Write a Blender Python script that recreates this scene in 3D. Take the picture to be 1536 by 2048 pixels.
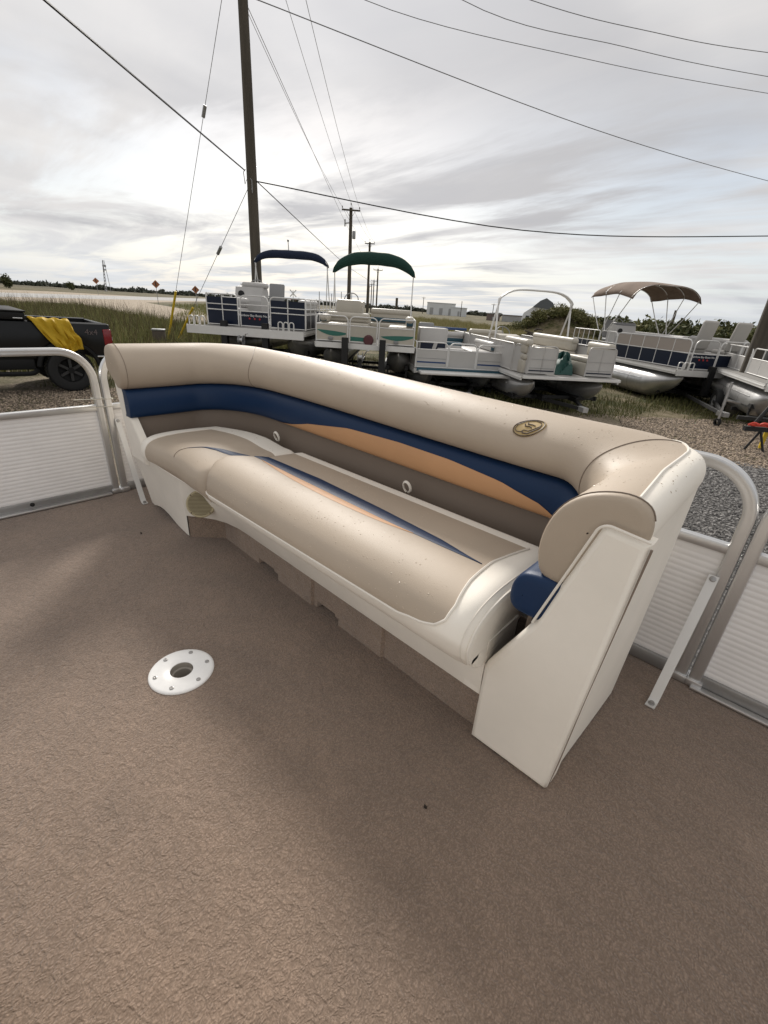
import bpy, bmesh, math, random
import numpy as np
from mathutils import Vector, Matrix

# ------------------------------------------------------------------ scene reset
for o in list(bpy.data.objects):
    bpy.data.objects.remove(o)
SC = bpy.context.scene
COL = SC.collection
R = math.radians
rng = np.random.default_rng(7)
random.seed(7)

# ------------------------------------------------------------------ camera
PITCH, ROLL, YAW = R(24.65), R(3.9), R(41.5)
cd = bpy.data.cameras.new('camera')
cam = bpy.data.objects.new('camera', cd); COL.objects.link(cam)
cd.sensor_fit = 'HORIZONTAL'; cd.sensor_width = 36.0
cd.lens = 895.0 / 1536.0 * 36.0
cd.clip_start = 0.02; cd.clip_end = 6000
_f = Vector((0, math.cos(PITCH), -math.sin(PITCH))); _r = Vector((1, 0, 0)); _u = _r.cross(_f)
_r2 = math.cos(ROLL) * _r + math.sin(ROLL) * _u
_u2 = -math.sin(ROLL) * _r + math.cos(ROLL) * _u
_M = Matrix(((_r2.x, _u2.x, -_f.x), (_r2.y, _u2.y, -_f.y), (_r2.z, _u2.z, -_f.z)))
cam.matrix_world = Matrix.Translation((0, 0, 1.0)) @ (Matrix.Rotation(YAW, 3, 'Z') @ _M).to_4x4()
SC.camera = cam

# ------------------------------------------------------------------ sky
SUN_EL, SUN_AZ = R(33), R(-50)          # azimuth from +Y towards +X
W = bpy.data.worlds.new('World'); SC.world = W; W.use_nodes = True
nt = W.node_tree; nt.nodes.clear()
def wn(t, **k):
    n = nt.nodes.new(t)
    for a, b in k.items(): setattr(n, a, b)
    return n
def wl(a, b): nt.links.new(a, b)
def wmath(op, a, b=None, clamp=False):
    n = wn('ShaderNodeMath', operation=op); n.use_clamp = clamp
    for i, v in enumerate((a, b)):
        if v is None: continue
        if isinstance(v, (int, float)): n.inputs[i].default_value = v
        else: wl(v, n.inputs[i])
    return n.outputs[0]
def wramp(fac, stops, interp='EASE'):
    n = wn('ShaderNodeValToRGB'); n.color_ramp.interpolation = interp
    e = n.color_ramp.elements
    while len(e) < len(stops): e.new(0.5)
    for i, (p, c) in enumerate(stops):
        e[i].position = p; e[i].color = (*c, 1) if len(c) == 3 else c
    wl(fac, n.inputs[0]); return n.outputs[0]
def wmix(fac, a, b):
    n = wn('ShaderNodeMix', data_type='RGBA')
    if isinstance(fac, float): n.inputs[0].default_value = fac
    else: wl(fac, n.inputs[0])
    for i, v in ((6, a), (7, b)):
        if isinstance(v, tuple): n.inputs[i].default_value = (*v, 1)
        else: wl(v, n.inputs[i])
    return n.outputs[2]
out = wn('ShaderNodeOutputWorld'); bg = wn('ShaderNodeBackground'); bg.inputs[1].default_value = 0.1
wl(bg.outputs[0], out.inputs[0])
sky = wn('ShaderNodeTexSky', sky_type='NISHITA'); sky.sun_disc = False
sky.sun_elevation = SUN_EL; sky.sun_rotation = SUN_AZ % (2 * math.pi); sky.dust_density = 2.0; sky.air_density = 1.0
tc = wn('ShaderNodeTexCoord'); sp = wn('ShaderNodeSeparateXYZ'); wl(tc.outputs['Generated'], sp.inputs[0])
zz = wmath('MAXIMUM', sp.outputs[2], 0.0)
zd = wmath('ADD', zz, 0.055)
cb = wn('ShaderNodeCombineXYZ')
wl(wmath('DIVIDE', sp.outputs[0], zd), cb.inputs[0]); wl(wmath('DIVIDE', sp.outputs[1], zd), cb.inputs[1])
def wnoise(scale, detail, rough, dist=0.0, loc=(0, 0, 0), sc=(1, 1, 1), rot=0.0):
    mp = wn('ShaderNodeMapping'); mp.inputs['Location'].default_value = loc
    mp.inputs['Scale'].default_value = sc; mp.inputs['Rotation'].default_value = (0, 0, rot)
    wl(cb.outputs[0], mp.inputs[0])
    n = wn('ShaderNodeTexNoise'); n.inputs['Scale'].default_value = scale
    n.inputs['Detail'].default_value = detail; n.inputs['Roughness'].default_value = rough
    n.inputs['Distortion'].default_value = dist; wl(mp.outputs[0], n.inputs['Vector']); return n.outputs[0]
n1 = wnoise(0.36, 5, 0.48, 0.3, (3.1, 1.7, 0), (1, .55, 1), R(-40))
n2 = wnoise(1.3, 7, 0.6, 0.6, (7.7, 2.2, 0), (.45, 1.2, 1), R(48))
n3 = wnoise(0.7, 7, 0.6, 0.5, (1.2, 9.4, 0), (.5, 1.3, 1), R(42))
# thick layer, brighter and darker masses
cloud = wramp(n1, [(0.37, (3.6, 3.57, 3.65)), (0.51, (4.95, 4.85, 4.8)), (0.65, (6.25, 6.08, 5.85))])
fine = wramp(n2, [(0.3, (.955, .96, .97)), (0.7, (1.03, 1.025, 1.02))])
mm = wn('ShaderNodeMix', data_type='RGBA', blend_type='MULTIPLY'); mm.inputs[0].default_value = 1.0
wl(cloud, mm.inputs[6]); wl(fine, mm.inputs[7])
# thin cloud glows round the hidden sun
vd = wn('ShaderNodeVectorMath', operation='DOT_PRODUCT'); wl(tc.outputs['Generated'], vd.inputs[0])
vd.inputs[1].default_value = (math.sin(SUN_AZ) * math.cos(SUN_EL), math.cos(SUN_AZ) * math.cos(SUN_EL), math.sin(SUN_EL))
gl = wmath('MULTIPLY', wmath('POWER', wmath('MAXIMUM', vd.outputs['Value'], 0.0), 14.0), 0.4)
gv = wn('ShaderNodeVectorMath', operation='SCALE'); wl(mm.outputs[2], gv.inputs[0]); wl(wmath('ADD', gl, 1.0), gv.inputs['Scale'])
# the layer breaks up with distance: towards the horizon streaks of thin blue-grey sky show between the clouds
low = wramp(zz, [(0.0, (1, 1, 1)), (0.16, (.75, .75, .75)), (0.38, (0, 0, 0))])
gap = wramp(n3, [(0.40, (1, 1, 1)), (0.60, (0, 0, 0))])
gm = wmath('MULTIPLY', low, gap)
skyc = wmix(0.6, sky.outputs[0], (4.1, 4.75, 5.4))
tot = wmix(wmath('MULTIPLY', gm, 0.8), gv.outputs[0], skyc)
# pale air low on the horizon
hz = wramp(zz, [(0.0, (1, 1, 1)), (0.11, (0, 0, 0))])
tot = wmix(wmath('MULTIPLY', hz, 0.45), tot, (4.9, 5.35, 5.75))
wl(tot, bg.inputs[0])

# ------------------------------------------------------------------ sun and exposure
sd = bpy.data.lights.new('sun', 'SUN'); sd.energy = 2.4; sd.angle = R(11); sd.color = (1.0, .95, .88)
sun = bpy.data.objects.new('sun', sd); COL.objects.link(sun)
sdir = Vector((math.sin(SUN_AZ) * math.cos(SUN_EL), math.cos(SUN_AZ) * math.cos(SUN_EL), math.sin(SUN_EL)))
sun.rotation_euler = sdir.to_track_quat('Z', 'Y').to_euler()
sun.location = sdir * 50
SC.render.engine = 'CYCLES'
vs = SC.view_settings; vs.view_transform = 'Standard'; vs.look = 'None'; vs.exposure = 0.60; vs.gamma = 1.0
vs.use_curve_mapping = False
SC.render.resolution_x = 768; SC.render.resolution_y = 1024

# ------------------------------------------------------------------ materials
MATS = {}
def pm(name, col, rough=.5, metal=0.0, var=None, bump=None, coat=0.0, sheen=0.0, spec=.5, col2=None, trans=0.0, emit=None, coord='Object', rnd=0.0, stretch=None, bump2=None, rvar=0.0):
    """procedural principled material: var=(scale, amount) noise colour variation, bump=(scale, strength, distance)"""
    m = bpy.data.materials.new(name); m.use_nodes = True; t = m.node_tree
    b = t.nodes['Principled BSDF']; b.inputs['Base Color'].default_value = (*col, 1)
    b.inputs['Roughness'].default_value = rough; b.inputs['Metallic'].default_value = metal
    b.inputs['Coat Weight'].default_value = coat; b.inputs['Coat Roughness'].default_value = .15
    b.inputs['Sheen Weight'].default_value = sheen; b.inputs['Specular IOR Level'].default_value = spec
    b.inputs['Transmission Weight'].default_value = trans
    tcn = t.nodes.new('ShaderNodeTexCoord'); vec = tcn.outputs[coord]
    if stretch:
        mp = t.nodes.new('ShaderNodeMapping'); mp.inputs['Scale'].default_value = stretch
        t.links.new(vec, mp.inputs[0]); vec = mp.outputs[0]
    def noise(scale, detail=5, rough_=.6):
        n = t.nodes.new('ShaderNodeTexNoise'); n.inputs['Scale'].default_value = scale
        n.inputs['Detail'].default_value = detail; n.inputs['Roughness'].default_value = rough_
        t.links.new(vec, n.inputs['Vector']); return n.outputs[0]
    cur = None
    if var or col2 or rnd:
        c2 = col2 or tuple(max(0, c * (1 - (var[1] if var else rnd))) for c in col)
        mx = t.nodes.new('ShaderNodeMix'); mx.data_type = 'RGBA'
        mx.inputs[6].default_value = (*col, 1); mx.inputs[7].default_value = (*c2, 1)
        if rnd:
            g = t.nodes.new('ShaderNodeNewGeometry'); t.links.new(g.outputs['Random Per Island'], mx.inputs[0])
        else:
            rp = t.nodes.new('ShaderNodeValToRGB'); rp.color_ramp.elements[0].position = .35; rp.color_ramp.elements[1].position = .65
            t.links.new(noise(var[0]), rp.inputs[0]); t.links.new(rp.outputs[0], mx.inputs[0])
        t.links.new(mx.outputs[2], b.inputs['Base Color'])
    nrm = None
    for bb in (bump, bump2):
        if not bb: continue
        bn = t.nodes.new('ShaderNodeBump'); bn.inputs['Strength'].default_value = bb[1]; bn.inputs['Distance'].default_value = bb[2]
        t.links.new(noise(bb[0], bb[3] if len(bb) > 3 else 4), bn.inputs['Height'])
        if nrm: t.links.new(nrm, bn.inputs['Normal'])
        nrm = bn.outputs[0]
    if nrm: t.links.new(nrm, b.inputs['Normal'])
    if rvar:
        ma = t.nodes.new('ShaderNodeMapRange'); ma.inputs[3].default_value = rough - rvar; ma.inputs[4].default_value = rough + rvar
        t.links.new(noise(9), ma.inputs[0]); t.links.new(ma.outputs[0], b.inputs['Roughness'])
    if emit:
        b.inputs['Emission Color'].default_value = (*emit[0], 1); b.inputs['Emission Strength'].default_value = emit[1]
    MATS[name] = m; return m

V = dict(rough=.52, bump=(420, .22, .0018, 3), rvar=.05, spec=.32, bump2=(5, .05, .010, 2))
pm('vinyl_tan', (.455, .375, .292), var=(2.2, .10), **V)
pm('vinyl_white', (.89, .835, .745), var=(3.0, .08), **V)
pm('vinyl_navy', (.007, .027, .078), rough=.45, bump=(520, .15, .0015, 3), spec=.26)
pm('vinyl_orange', (.60, .33, .165), var=(3, .08), **V)
pm('vinyl_taupe', (.20, .155, .12), rough=.6, bump=(500, .1, .0015, 3))
pm('piping', (.78, .73, .65), rough=.4)
pm('seam_dark', (.20, .155, .12), rough=.6)
pm('shell_white', (.88, .83, .745), rough=.5, var=(6, .08), bump=(380, .10, .002, 3))
pm('black', (.006, .006, .006), rough=.6)
pm('rubber', (.008, .008, .008), rough=.75, bump=(60, .3, .004))
pm('alu', (.66, .655, .65), rough=.33, metal=.85, var=(4, .10), bump=(160, .05, .002), rvar=.08)
pm('alu_white', (.70, .69, .67), rough=.45, metal=.25, var=(5, .06))
pm('alu_dull', (.42, .415, .41), rough=.45, metal=.8, var=(3, .25), bump=(14, .12, .01))
pm('panel_alu', (.88, .855, .835), rough=.45, metal=.0, var=(7, .07), bump=(240, .08, .001))
pm('screw', (.35, .34, .33), rough=.35, metal=.9)
pm('plate_white', (.86, .85, .83), rough=.32, var=(30, .06), bump=(90, .05, .002))
pm('socket', (.34, .31, .27), rough=.5)
pm('grille', (.50, .43, .27), rough=.55, var=(25, .2)); pm('grille_back', (.17, .14, .08), rough=.7)
pm('gold', (.40, .285, .12), rough=.4, metal=.2, var=(60, .2))
pm('gold_dark', (.05, .025, .012), rough=.5)
pm('plastic_clear', (.80, .76, .66), rough=.2, trans=.35)
pm('debris', (.02, .014, .01), rough=.9)

def carpet_mat(name='carpet', col=(.278, .206, .156), c2=(.196, .143, .107)):
    m = bpy.data.materials.new(name); m.use_nodes = True; t = m.node_tree
    b = t.nodes['Principled BSDF']; b.inputs['Roughness'].default_value = .95; b.inputs['Sheen Weight'].default_value = .25
    b.inputs['Sheen Roughness'].default_value = .6; b.inputs['Specular IOR Level'].default_value = .15
    tcn = t.nodes.new('ShaderNodeTexCoord')
    def N(scale, detail, rough, st=None, dist=0):
        v = tcn.outputs['Object']
        if st:
            mp = t.nodes.new('ShaderNodeMapping'); mp.inputs['Scale'].default_value = st[:3]; mp.inputs['Rotation'].default_value = (0, 0, st[3])
            t.links.new(v, mp.inputs[0]); v = mp.outputs[0]
        n = t.nodes.new('ShaderNodeTexNoise'); n.inputs['Scale'].default_value = scale; n.inputs['Detail'].default_value = detail
        n.inputs['Roughness'].default_value = rough; n.inputs['Distortion'].default_value = dist
        t.links.new(v, n.inputs['Vector']); return n.outputs[0]
    def ramp(f, a, b_, ca, cb_):
        r = t.nodes.new('ShaderNodeValToRGB'); e = r.color_ramp.elements
        e[0].position = a; e[1].position = b_; e[0].color = (*ca, 1); e[1].color = (*cb_, 1); t.links.new(f, r.inputs[0]); return r.outputs[0]
    def mul(a, b_):
        x = t.nodes.new('ShaderNodeMix'); x.data_type = 'RGBA'; x.blend_type = 'MULTIPLY'; x.inputs[0].default_value = 1
        t.links.new(a, x.inputs[6]); t.links.new(b_, x.inputs[7]); return x.outputs[2]
    # lying pile: tufts 6 to 9 mm long with the shade between them put into the colour
    mp = t.nodes.new('ShaderNodeMapping'); mp.inputs['Scale'].default_value = (1.0, .72, 1); mp.inputs['Rotation'].default_value = (0, 0, R(38)); t.links.new(tcn.outputs['Object'], mp.inputs[0])
    wn_ = t.nodes.new('ShaderNodeTexNoise'); wn_.inputs['Scale'].default_value = 45; wn_.inputs['Detail'].default_value = 3; t.links.new(mp.outputs[0], wn_.inputs['Vector'])
    va = t.nodes.new('ShaderNodeVectorMath'); va.operation = 'MULTIPLY_ADD'; t.links.new(wn_.outputs['Color'], va.inputs[0]); va.inputs[1].default_value = (.03, .03, .03); t.links.new(mp.outputs[0], va.inputs[2])
    vo = t.nodes.new('ShaderNodeTexVoronoi'); vo.feature = 'SMOOTH_F1'; vo.inputs['Scale'].default_value = 225; vo.inputs['Smoothness'].default_value = .35; t.links.new(va.outputs[0], vo.inputs['Vector'])
    tuft = vo.outputs['Distance']
    c = ramp(tuft, .18, .62, col, c2)
    c = mul(c, ramp(N(320, 2, .6), .3, .7, (.74, .73, .72), (1.14, 1.14, 1.14)))
    c = mul(c, ramp(N(2.6, 4, .6, None, 1.0), .36, .66, (.88, .88, .885), (1.05, 1.04, 1.03)))
    c = mul(c, ramp(N(15, 3, .6, (1, 2.2, 1, R(20)), .8), .35, .65, (.94, .935, .93), (1.04, 1.03, 1.03)))
    t.links.new(c, b.inputs['Base Color'])
    b1 = t.nodes.new('ShaderNodeBump'); b1.invert = True; b1.inputs['Strength'].default_value = .8; b1.inputs['Distance'].default_value = .0023
    t.links.new(tuft, b1.inputs['Height'])
    b2 = t.nodes.new('ShaderNodeBump'); b2.inputs['Strength'].default_value = .5; b2.inputs['Distance'].default_value = .012
    t.links.new(N(30, 3, .6, (1, 1.8, 1, R(15)), 1), b2.inputs['Height']); t.links.new(b1.outputs[0], b2.inputs['Normal'])
    t.links.new(b2.outputs[0], b.inputs['Normal']); MATS[name] = m
carpet_mat()
carpet_mat('carpet_kick_lit', (.38, .285, .215), (.26, .195, .148))  # paler carpet copy: light on the upright kick board put into its colour

# ------------------------------------------------------------------ mesh helpers
def tag(o, label=None, cat=None, group=None, kind=None):
    if label: o['label'] = label
    if cat: o['category'] = cat
    if group: o['group'] = group
    if kind: o['kind'] = kind
    return o
def empty(name, loc=(0, 0, 0), rz=0.0, label=None, cat=None, group=None):
    o = bpy.data.objects.new(name, None); COL.objects.link(o); o.location = loc; o.rotation_euler = (0, 0, rz)
    o.empty_display_size = .1
    return tag(o, label, cat, group)
def vadd(a, b): return (a[0] + b[0], a[1] + b[1], a[2] + b[2])
def fillet(pts, r, n=6):
    out = [Vector(pts[0])]
    for i in range(1, len(pts) - 1):
        a, b, c = Vector(pts[i - 1]), Vector(pts[i]), Vector(pts[i + 1])
        rr = r[i] if isinstance(r, (list, tuple)) else r
        u = (a - b); v = (c - b); rr = min(rr, u.length * .49, v.length * .49)
        if rr < 1e-5: out.append(b); continue
        u.normalize(); v.normalize()
        ang = u.angle(v)
        if ang > 3.1: out.append(b); continue
        d = rr
        p, q = b + u * d, b + v * d
        rad = d * math.tan(ang / 2); cen = b + (u + v).normalized() * (rad / math.sin(ang / 2))
        for k in range(n + 1):
            t = k / n
            e1 = (p - cen); e2 = (q - cen)
            w_ = math.pi - ang; out.append(cen + (e1 * math.sin((1 - t) * w_) + e2 * math.sin(t * w_)) / math.sin(w_))
    out.append(Vector(pts[-1])); return out
def spline(pts, sub=4, closed=False):
    P = [np.array(p, float) for p in pts]; n = len(P); res = []
    rngi = range(n) if closed else range(n - 1)
    for i in rngi:
        if closed: p0, p1, p2, p3 = P[i - 1], P[i], P[(i + 1) % n], P[(i + 2) % n]
        else: p0, p1, p2, p3 = P[max(i - 1, 0)], P[i], P[i + 1], P[min(i + 2, n - 1)]
        for k in range(sub):
            t = k / sub
            res.append(.5 * ((2 * p1) + (-p0 + p2) * t + (2 * p0 - 5 * p1 + 4 * p2 - p3) * t * t + (-p0 + 3 * p1 - 3 * p2 + p3) * t ** 3))
    if not closed: res.append(P[-1])
    return res

class MB:
    def __init__(s): s.v = []; s.f = []; s.sm = []
    def add(s, vs_, fs, smooth=False):
        b = len(s.v); s.v += [tuple(map(float, p)) for p in vs_]
        for f in fs: s.f.append(tuple(i + b for i in f)); s.sm.append(smooth)
        return s
    def box(s, x0, x1, y0, y1, z0, z1, M=None):
        p = [(x0, y0, z0), (x1, y0, z0), (x1, y1, z0), (x0, y1, z0), (x0, y0, z1), (x1, y0, z1), (x1, y1, z1), (x0, y1, z1)]
        if M is not None: p = [tuple(M @ Vector(q)) for q in p]
        return s.add(p, [(0, 3, 2, 1), (4, 5, 6, 7), (0, 1, 5, 4), (1, 2, 6, 5), (2, 3, 7, 6), (3, 0, 4, 7)])
    def rbox(s, x0, x1, y0, y1, z0, z1, r=.01, M=None, seg=2):
        bm = bmesh.new(); bmesh.ops.create_cube(bm, size=1)
        for v in bm.verts:
            v.co = Vector(((x0 + x1) / 2 + v.co.x * (x1 - x0), (y0 + y1) / 2 + v.co.y * (y1 - y0), (z0 + z1) / 2 + v.co.z * (z1 - z0)))
        r = min(r, .45 * min(abs(x1 - x0), abs(y1 - y0), abs(z1 - z0)))
        bmesh.ops.bevel(bm, geom=list(bm.edges), offset=r, segments=seg, affect='EDGES', profile=.5)
        if M is not None: bm.transform(M)
        bm.verts.index_update(); s.add([v.co for v in bm.verts], [[v.index for v in f.verts] for f in bm.faces], True); bm.free(); return s
    def tube(s, pts, r, n=8, closed=False, cap=True, flat=1.0, up=None):
        P = [Vector(p) for p in pts]; m = len(P); rings = []
        T = []
        for i in range(m):
            a = P[(i - 1) % m] if (closed or i > 0) else P[i]; b = P[(i + 1) % m] if (closed or i < m - 1) else P[i]
            d = (b - a); T.append(d.normalized() if d.length > 1e-9 else Vector((0, 0, 1)))
        u = Vector(up) if up is not None else (Vector((0, 0, 1)) if abs(T[0].z) < .9 else Vector((1, 0, 0)))
        N = (u - T[0] * u.dot(T[0])).normalized()
        vv = []
        for i in range(m):
            if i: N = (N - T[i] * N.dot(T[i])); N = N.normalized() if N.length > 1e-9 else Vector((1, 0, 0))
            Bn = T[i].cross(N); ri = r[i] if isinstance(r, (list, tuple, np.ndarray)) else r
            for k in range(n):
                a = 2 * math.pi * (k + .5) / n
                vv.append(P[i] + N * (ri * math.cos(a)) + Bn * (ri * flat * math.sin(a)))
        ff = []
        for i in range(m if closed else m - 1):
            for k in range(n):
                a = i * n + k; b = i * n + (k + 1) % n; c = ((i + 1) % m) * n + (k + 1) % n; d = ((i + 1) % m) * n + k
                ff.append((a, b, c, d))
        s.add(vv, ff, n > 4)
        if cap and not closed: s.add(vv[:n], [tuple(reversed(range(n)))]); s.add(vv[-n:], [tuple(range(n))])
        return s
    def grid(s, rows, smooth=True, closed_u=False, closed_v=False, flip=False):
        m, n = len(rows), len(rows[0]); vv = [p for r in rows for p in r]; ff = []
        for i in range(m if closed_v else m - 1):
            for k in range(n if closed_u else n - 1):
                q = (i * n + k, i * n + (k + 1) % n, ((i + 1) % m) * n + (k + 1) % n, ((i + 1) % m) * n + k)
                ff.append(tuple(reversed(q)) if flip else q)
        return s.add(vv, ff, smooth)
    def prism(s, poly, lo, hi, axis='y', M=None, smooth=False):
        mp = {'y': lambda a, b, t: (a, t, b), 'x': lambda a, b, t: (t, a, b), 'z': lambda a, b, t: (a, b, t)}[axis]
        n = len(poly); vv = [mp(a, b, lo) for a, b in poly] + [mp(a, b, hi) for a, b in poly]
        if M is not None: vv = [tuple(M @ Vector(q)) for q in vv]
        s.add(vv, [tuple(range(n)), tuple(range(2 * n - 1, n - 1, -1))])
        s.add(vv, [(i, i + n, (i + 1) % n + n, (i + 1) % n) for i in range(n)], smooth); return s
    def lathe(s, prof, n=20, M=None, axis='z', smooth=True):
        rows = []
        for r_, h in prof:
            row = []
            for k in range(n):
                a = 2 * math.pi * k / n; c, d = r_ * math.cos(a), r_ * math.sin(a)
                p = {'z': (c, d, h), 'y': (c, h, d), 'x': (h, c, d)}[axis]
                row.append(tuple(M @ Vector(p)) if M is not None else p)
            rows.append(row)
        return s.grid(rows, smooth, closed_u=True)
    def build(s, name, mat, parent=None, sharp=40, recalc=True):
        me = bpy.data.meshes.new(name); me.from_pydata(s.v, [], s.f)
        if recalc:
            bm = bmesh.new(); bm.from_mesh(me); bmesh.ops.recalc_face_normals(bm, faces=bm.faces); bm.to_mesh(me); bm.free()
        me.polygons.foreach_set('use_smooth', s.sm)
        if sharp and any(s.sm): me.set_sharp_from_angle(angle=R(sharp))
        me.materials.append(MATS[mat]); me.update()
        o = bpy.data.objects.new(name, me); COL.objects.link(o)
        if parent is not None: o.parent = parent
        return o
def npmesh(name, v, f, mat, parent=None, smooth=False):
    me = bpy.data.meshes.new(name); v = np.asarray(v, np.float32); f = np.asarray(f, np.int32); k = f.shape[1]
    me.vertices.add(len(v)); me.vertices.foreach_set('co', v.ravel())
    me.loops.add(f.size); me.loops.foreach_set('vertex_index', f.ravel())
    me.polygons.add(len(f)); me.polygons.foreach_set('loop_start', np.arange(0, f.size, k, dtype=np.int32))
    me.update(calc_edges=True); me.validate()
    if smooth: me.polygons.foreach_set('use_smooth', np.ones(len(f), bool))
    me.materials.append(MATS[mat]); o = bpy.data.objects.new(name, me); COL.objects.link(o)
    if parent is not None: o.parent = parent
    return o
def text_mesh(name, body, size, mat, parent, M, extrude=.002, shear=0.0):
    cu = bpy.data.curves.new(name, 'FONT'); cu.body = body; cu.size = size; cu.extrude = extrude; cu.align_x = 'CENTER'; cu.shear = shear
    t = bpy.data.objects.new(name, cu); COL.objects.link(t)
    dg = bpy.context.evaluated_depsgraph_get(); me = bpy.data.meshes.new_from_object(t.evaluated_get(dg))
    bpy.data.objects.remove(t); me.transform(M); me.materials.clear(); me.materials.append(MATS[mat])
    o = bpy.data.objects.new(name, me); COL.objects.link(o); o.parent = parent; return o
def lerp(a, b, t): return a + (b - a) * t
def clamp(t, a=0., b=1.): return max(a, min(b, t))
def sstep(a, b, x): t = clamp((x - a) / (b - a)); return t * t * (3 - 2 * t)
GZ = -1.1     # level of the ground below the deck
# ================================================================== own deck
PLX, PLY, HOLE = -1.062, .362, .031
bm = bmesh.new()
outer = [bm.verts.new(p) for p in ((-2.60, -2.6, 0), (1.9, -2.6, 0), (1.9, 1.50, 0), (-2.60, 1.50, 0))]
inner = [bm.verts.new((PLX + HOLE * math.cos(2 * math.pi * k / 32), PLY + HOLE * math.sin(2 * math.pi * k / 32), 0)) for k in range(32)]
ed = [bm.edges.new((outer[i], outer[(i + 1) % 4])) for i in range(4)] + [bm.edges.new((inner[i], inner[(i + 1) % 32])) for i in range(32)]
bmesh.ops.triangle_fill(bm, use_beauty=True, edges=ed)
bmesh.ops.recalc_face_normals(bm, faces=bm.faces)
if sum(f.normal.z for f in bm.faces) < 0: bmesh.ops.reverse_faces(bm, faces=bm.faces)
me = bpy.data.meshes.new('deck_floor'); bm.to_mesh(me); bm.free(); me.materials.append(MATS['carpet'])
deck = bpy.data.objects.new('deck_floor', me); COL.objects.link(deck); tag(deck, kind='structure')
m = MB()
m.box(-2.62, 1.92, -2.62, -2.60, -.14, -.004).box(-2.62, 1.92, 1.50, 1.52, -.14, -.004)
m.box(-2.62, -2.60, -2.60, 1.50, -.14, -.004).box(1.90, 1.92, -2.60, 1.50, -.14, -.004)
m.build('deck_edge_trim', 'alu', deck)
m = MB(); m.box(-2.6, 1.9, -2.6, 1.5, -.125, -.09); m.build('deck_underside', 'alu_dull', deck)

# table base plate let into the carpet
pl = empty('table_base_plate', (PLX, PLY, 0), 0, 'round white table base plate with six screws on the brown carpet', 'table base')
Rp = .0885
m = MB(); m.lathe([(HOLE, -.004), (HOLE, .0050), (HOLE + .002, .0062), (.060, .0064), (Rp - .008, .0060), (Rp - .002, .0045), (Rp, .002), (Rp, .0)], 48)
m.build('flange', 'plate_white', pl, sharp=50)
m = MB(); m.lathe([(HOLE - .0015, .0045), (HOLE - .0015, -.012), (HOLE - .006, -.014), (HOLE - .006, -.055), (.001, -.056)], 32)
m.build('socket', 'socket', pl)
for k in range(6):
    a = R(14 + 60 * k); c = Matrix.Translation((.070 * math.cos(a), .070 * math.sin(a), .0060))
    m = MB(); m.lathe([(.0062, 0), (.0058, .0022), (.0035, .0030), (.0012, .0016), (.0004, .0016)], 12, c)
    m.build('screw', 'screw', pl)
# bits of debris on the carpet
def crumb(p, s, lab):
    m = MB(); pts = [(s * (1 + .4 * math.sin(3 * k)) * math.cos(k), s * .7 * (1 + .4 * math.cos(2 * k)) * math.sin(k)) for k in np.linspace(0, 2 * math.pi, 9)[:-1]]
    m.prism(pts, .0, .006, 'z'); o = m.build('debris_crumb', 'debris'); o.location = (p[0], p[1], .003); tag(o, lab, 'debris')
crumb((-.315, .560), .0042, 'dark crumb of debris lying on the carpet in front of the bench end')
crumb((-1.98, .60), .0045, 'tiny dark crumb on the carpet near the speaker end of the bench')

# ================================================================== the curved bench
SOFA = empty('lounge_bench', (0, 0, 0), 0, 'wraparound tan, white and navy vinyl lounge bench with oval gold badge', 'bench')
def arc(c, rx, ry, a0, a1, n):
    return [(c[0] + rx * math.cos(R(lerp(a0, a1, k / n))), c[1] + ry * math.sin(R(lerp(a0, a1, k / n)))) for k in range(n + 1)]
def line(a, b, n): return [(lerp(a[0], b[0], k / n), lerp(a[1], b[1], k / n)) for k in range(n + 1)]
def path(xl, y0l, yc, xc, yb, xe, ye, xr, y0r):
    p = line((xl, y0l), (xl, yc), 10)[:-1]
    p += arc((xc, yc), xc - xl, yb - yc, 180, 90, 16)[:-1]
    p += line((xc, yb), (xe, yb), 48)[:-1]
    p += arc((xe, ye), xr - xe, yb - ye, 90, 0, 14)[:-1]
    p += line((xr, ye), (xr, y0r), 12)
    return np.array(p)
I_ = path(-2.19, .715, 1.0, -1.84, 1.18, -.42, 1.03, -.27, .812)
O_ = path(-2.335, .715, 1.16, -2.15, 1.385, -.255, 1.245, -.113, .812)
NP = len(I_)
TAN = np.gradient(I_, axis=0); TAN /= np.linalg.norm(TAN, axis=1)[:, None]
NIN = np.stack([TAN[:, 1], -TAN[:, 0]], 1)               # towards the seat
iA, iB, iC, iD = 10, 26, 74, 88
def raise_l(i):
    return 1 - sstep(-1.65, -.45, I_[i][0]) if i < iC else 0.0
def droop(i): return sstep(iC, iD, i)
def sec(i, w, b, z, dr=True):
    p = I_[i] * (1 - w) + O_[i] * w + NIN[i] * b
    wa = 1 - sstep(iA - 2, iB + 4, i)
    dz = ((z - .42) * .088 * raise_l(i) if z > .42 else 0) * (1 - wa) + wa * float(np.interp(z, [.42, .487, .60, .65, .745], [0, -.016, -.006, .010, .032]))
    if dr and w < .4: dz -= droop(i) * float(np.interp(z, [.36, .48, .60, .65, .745], [0, .060, .078, .055, .012]))
    return (p[0], p[1], z + dz)
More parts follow.
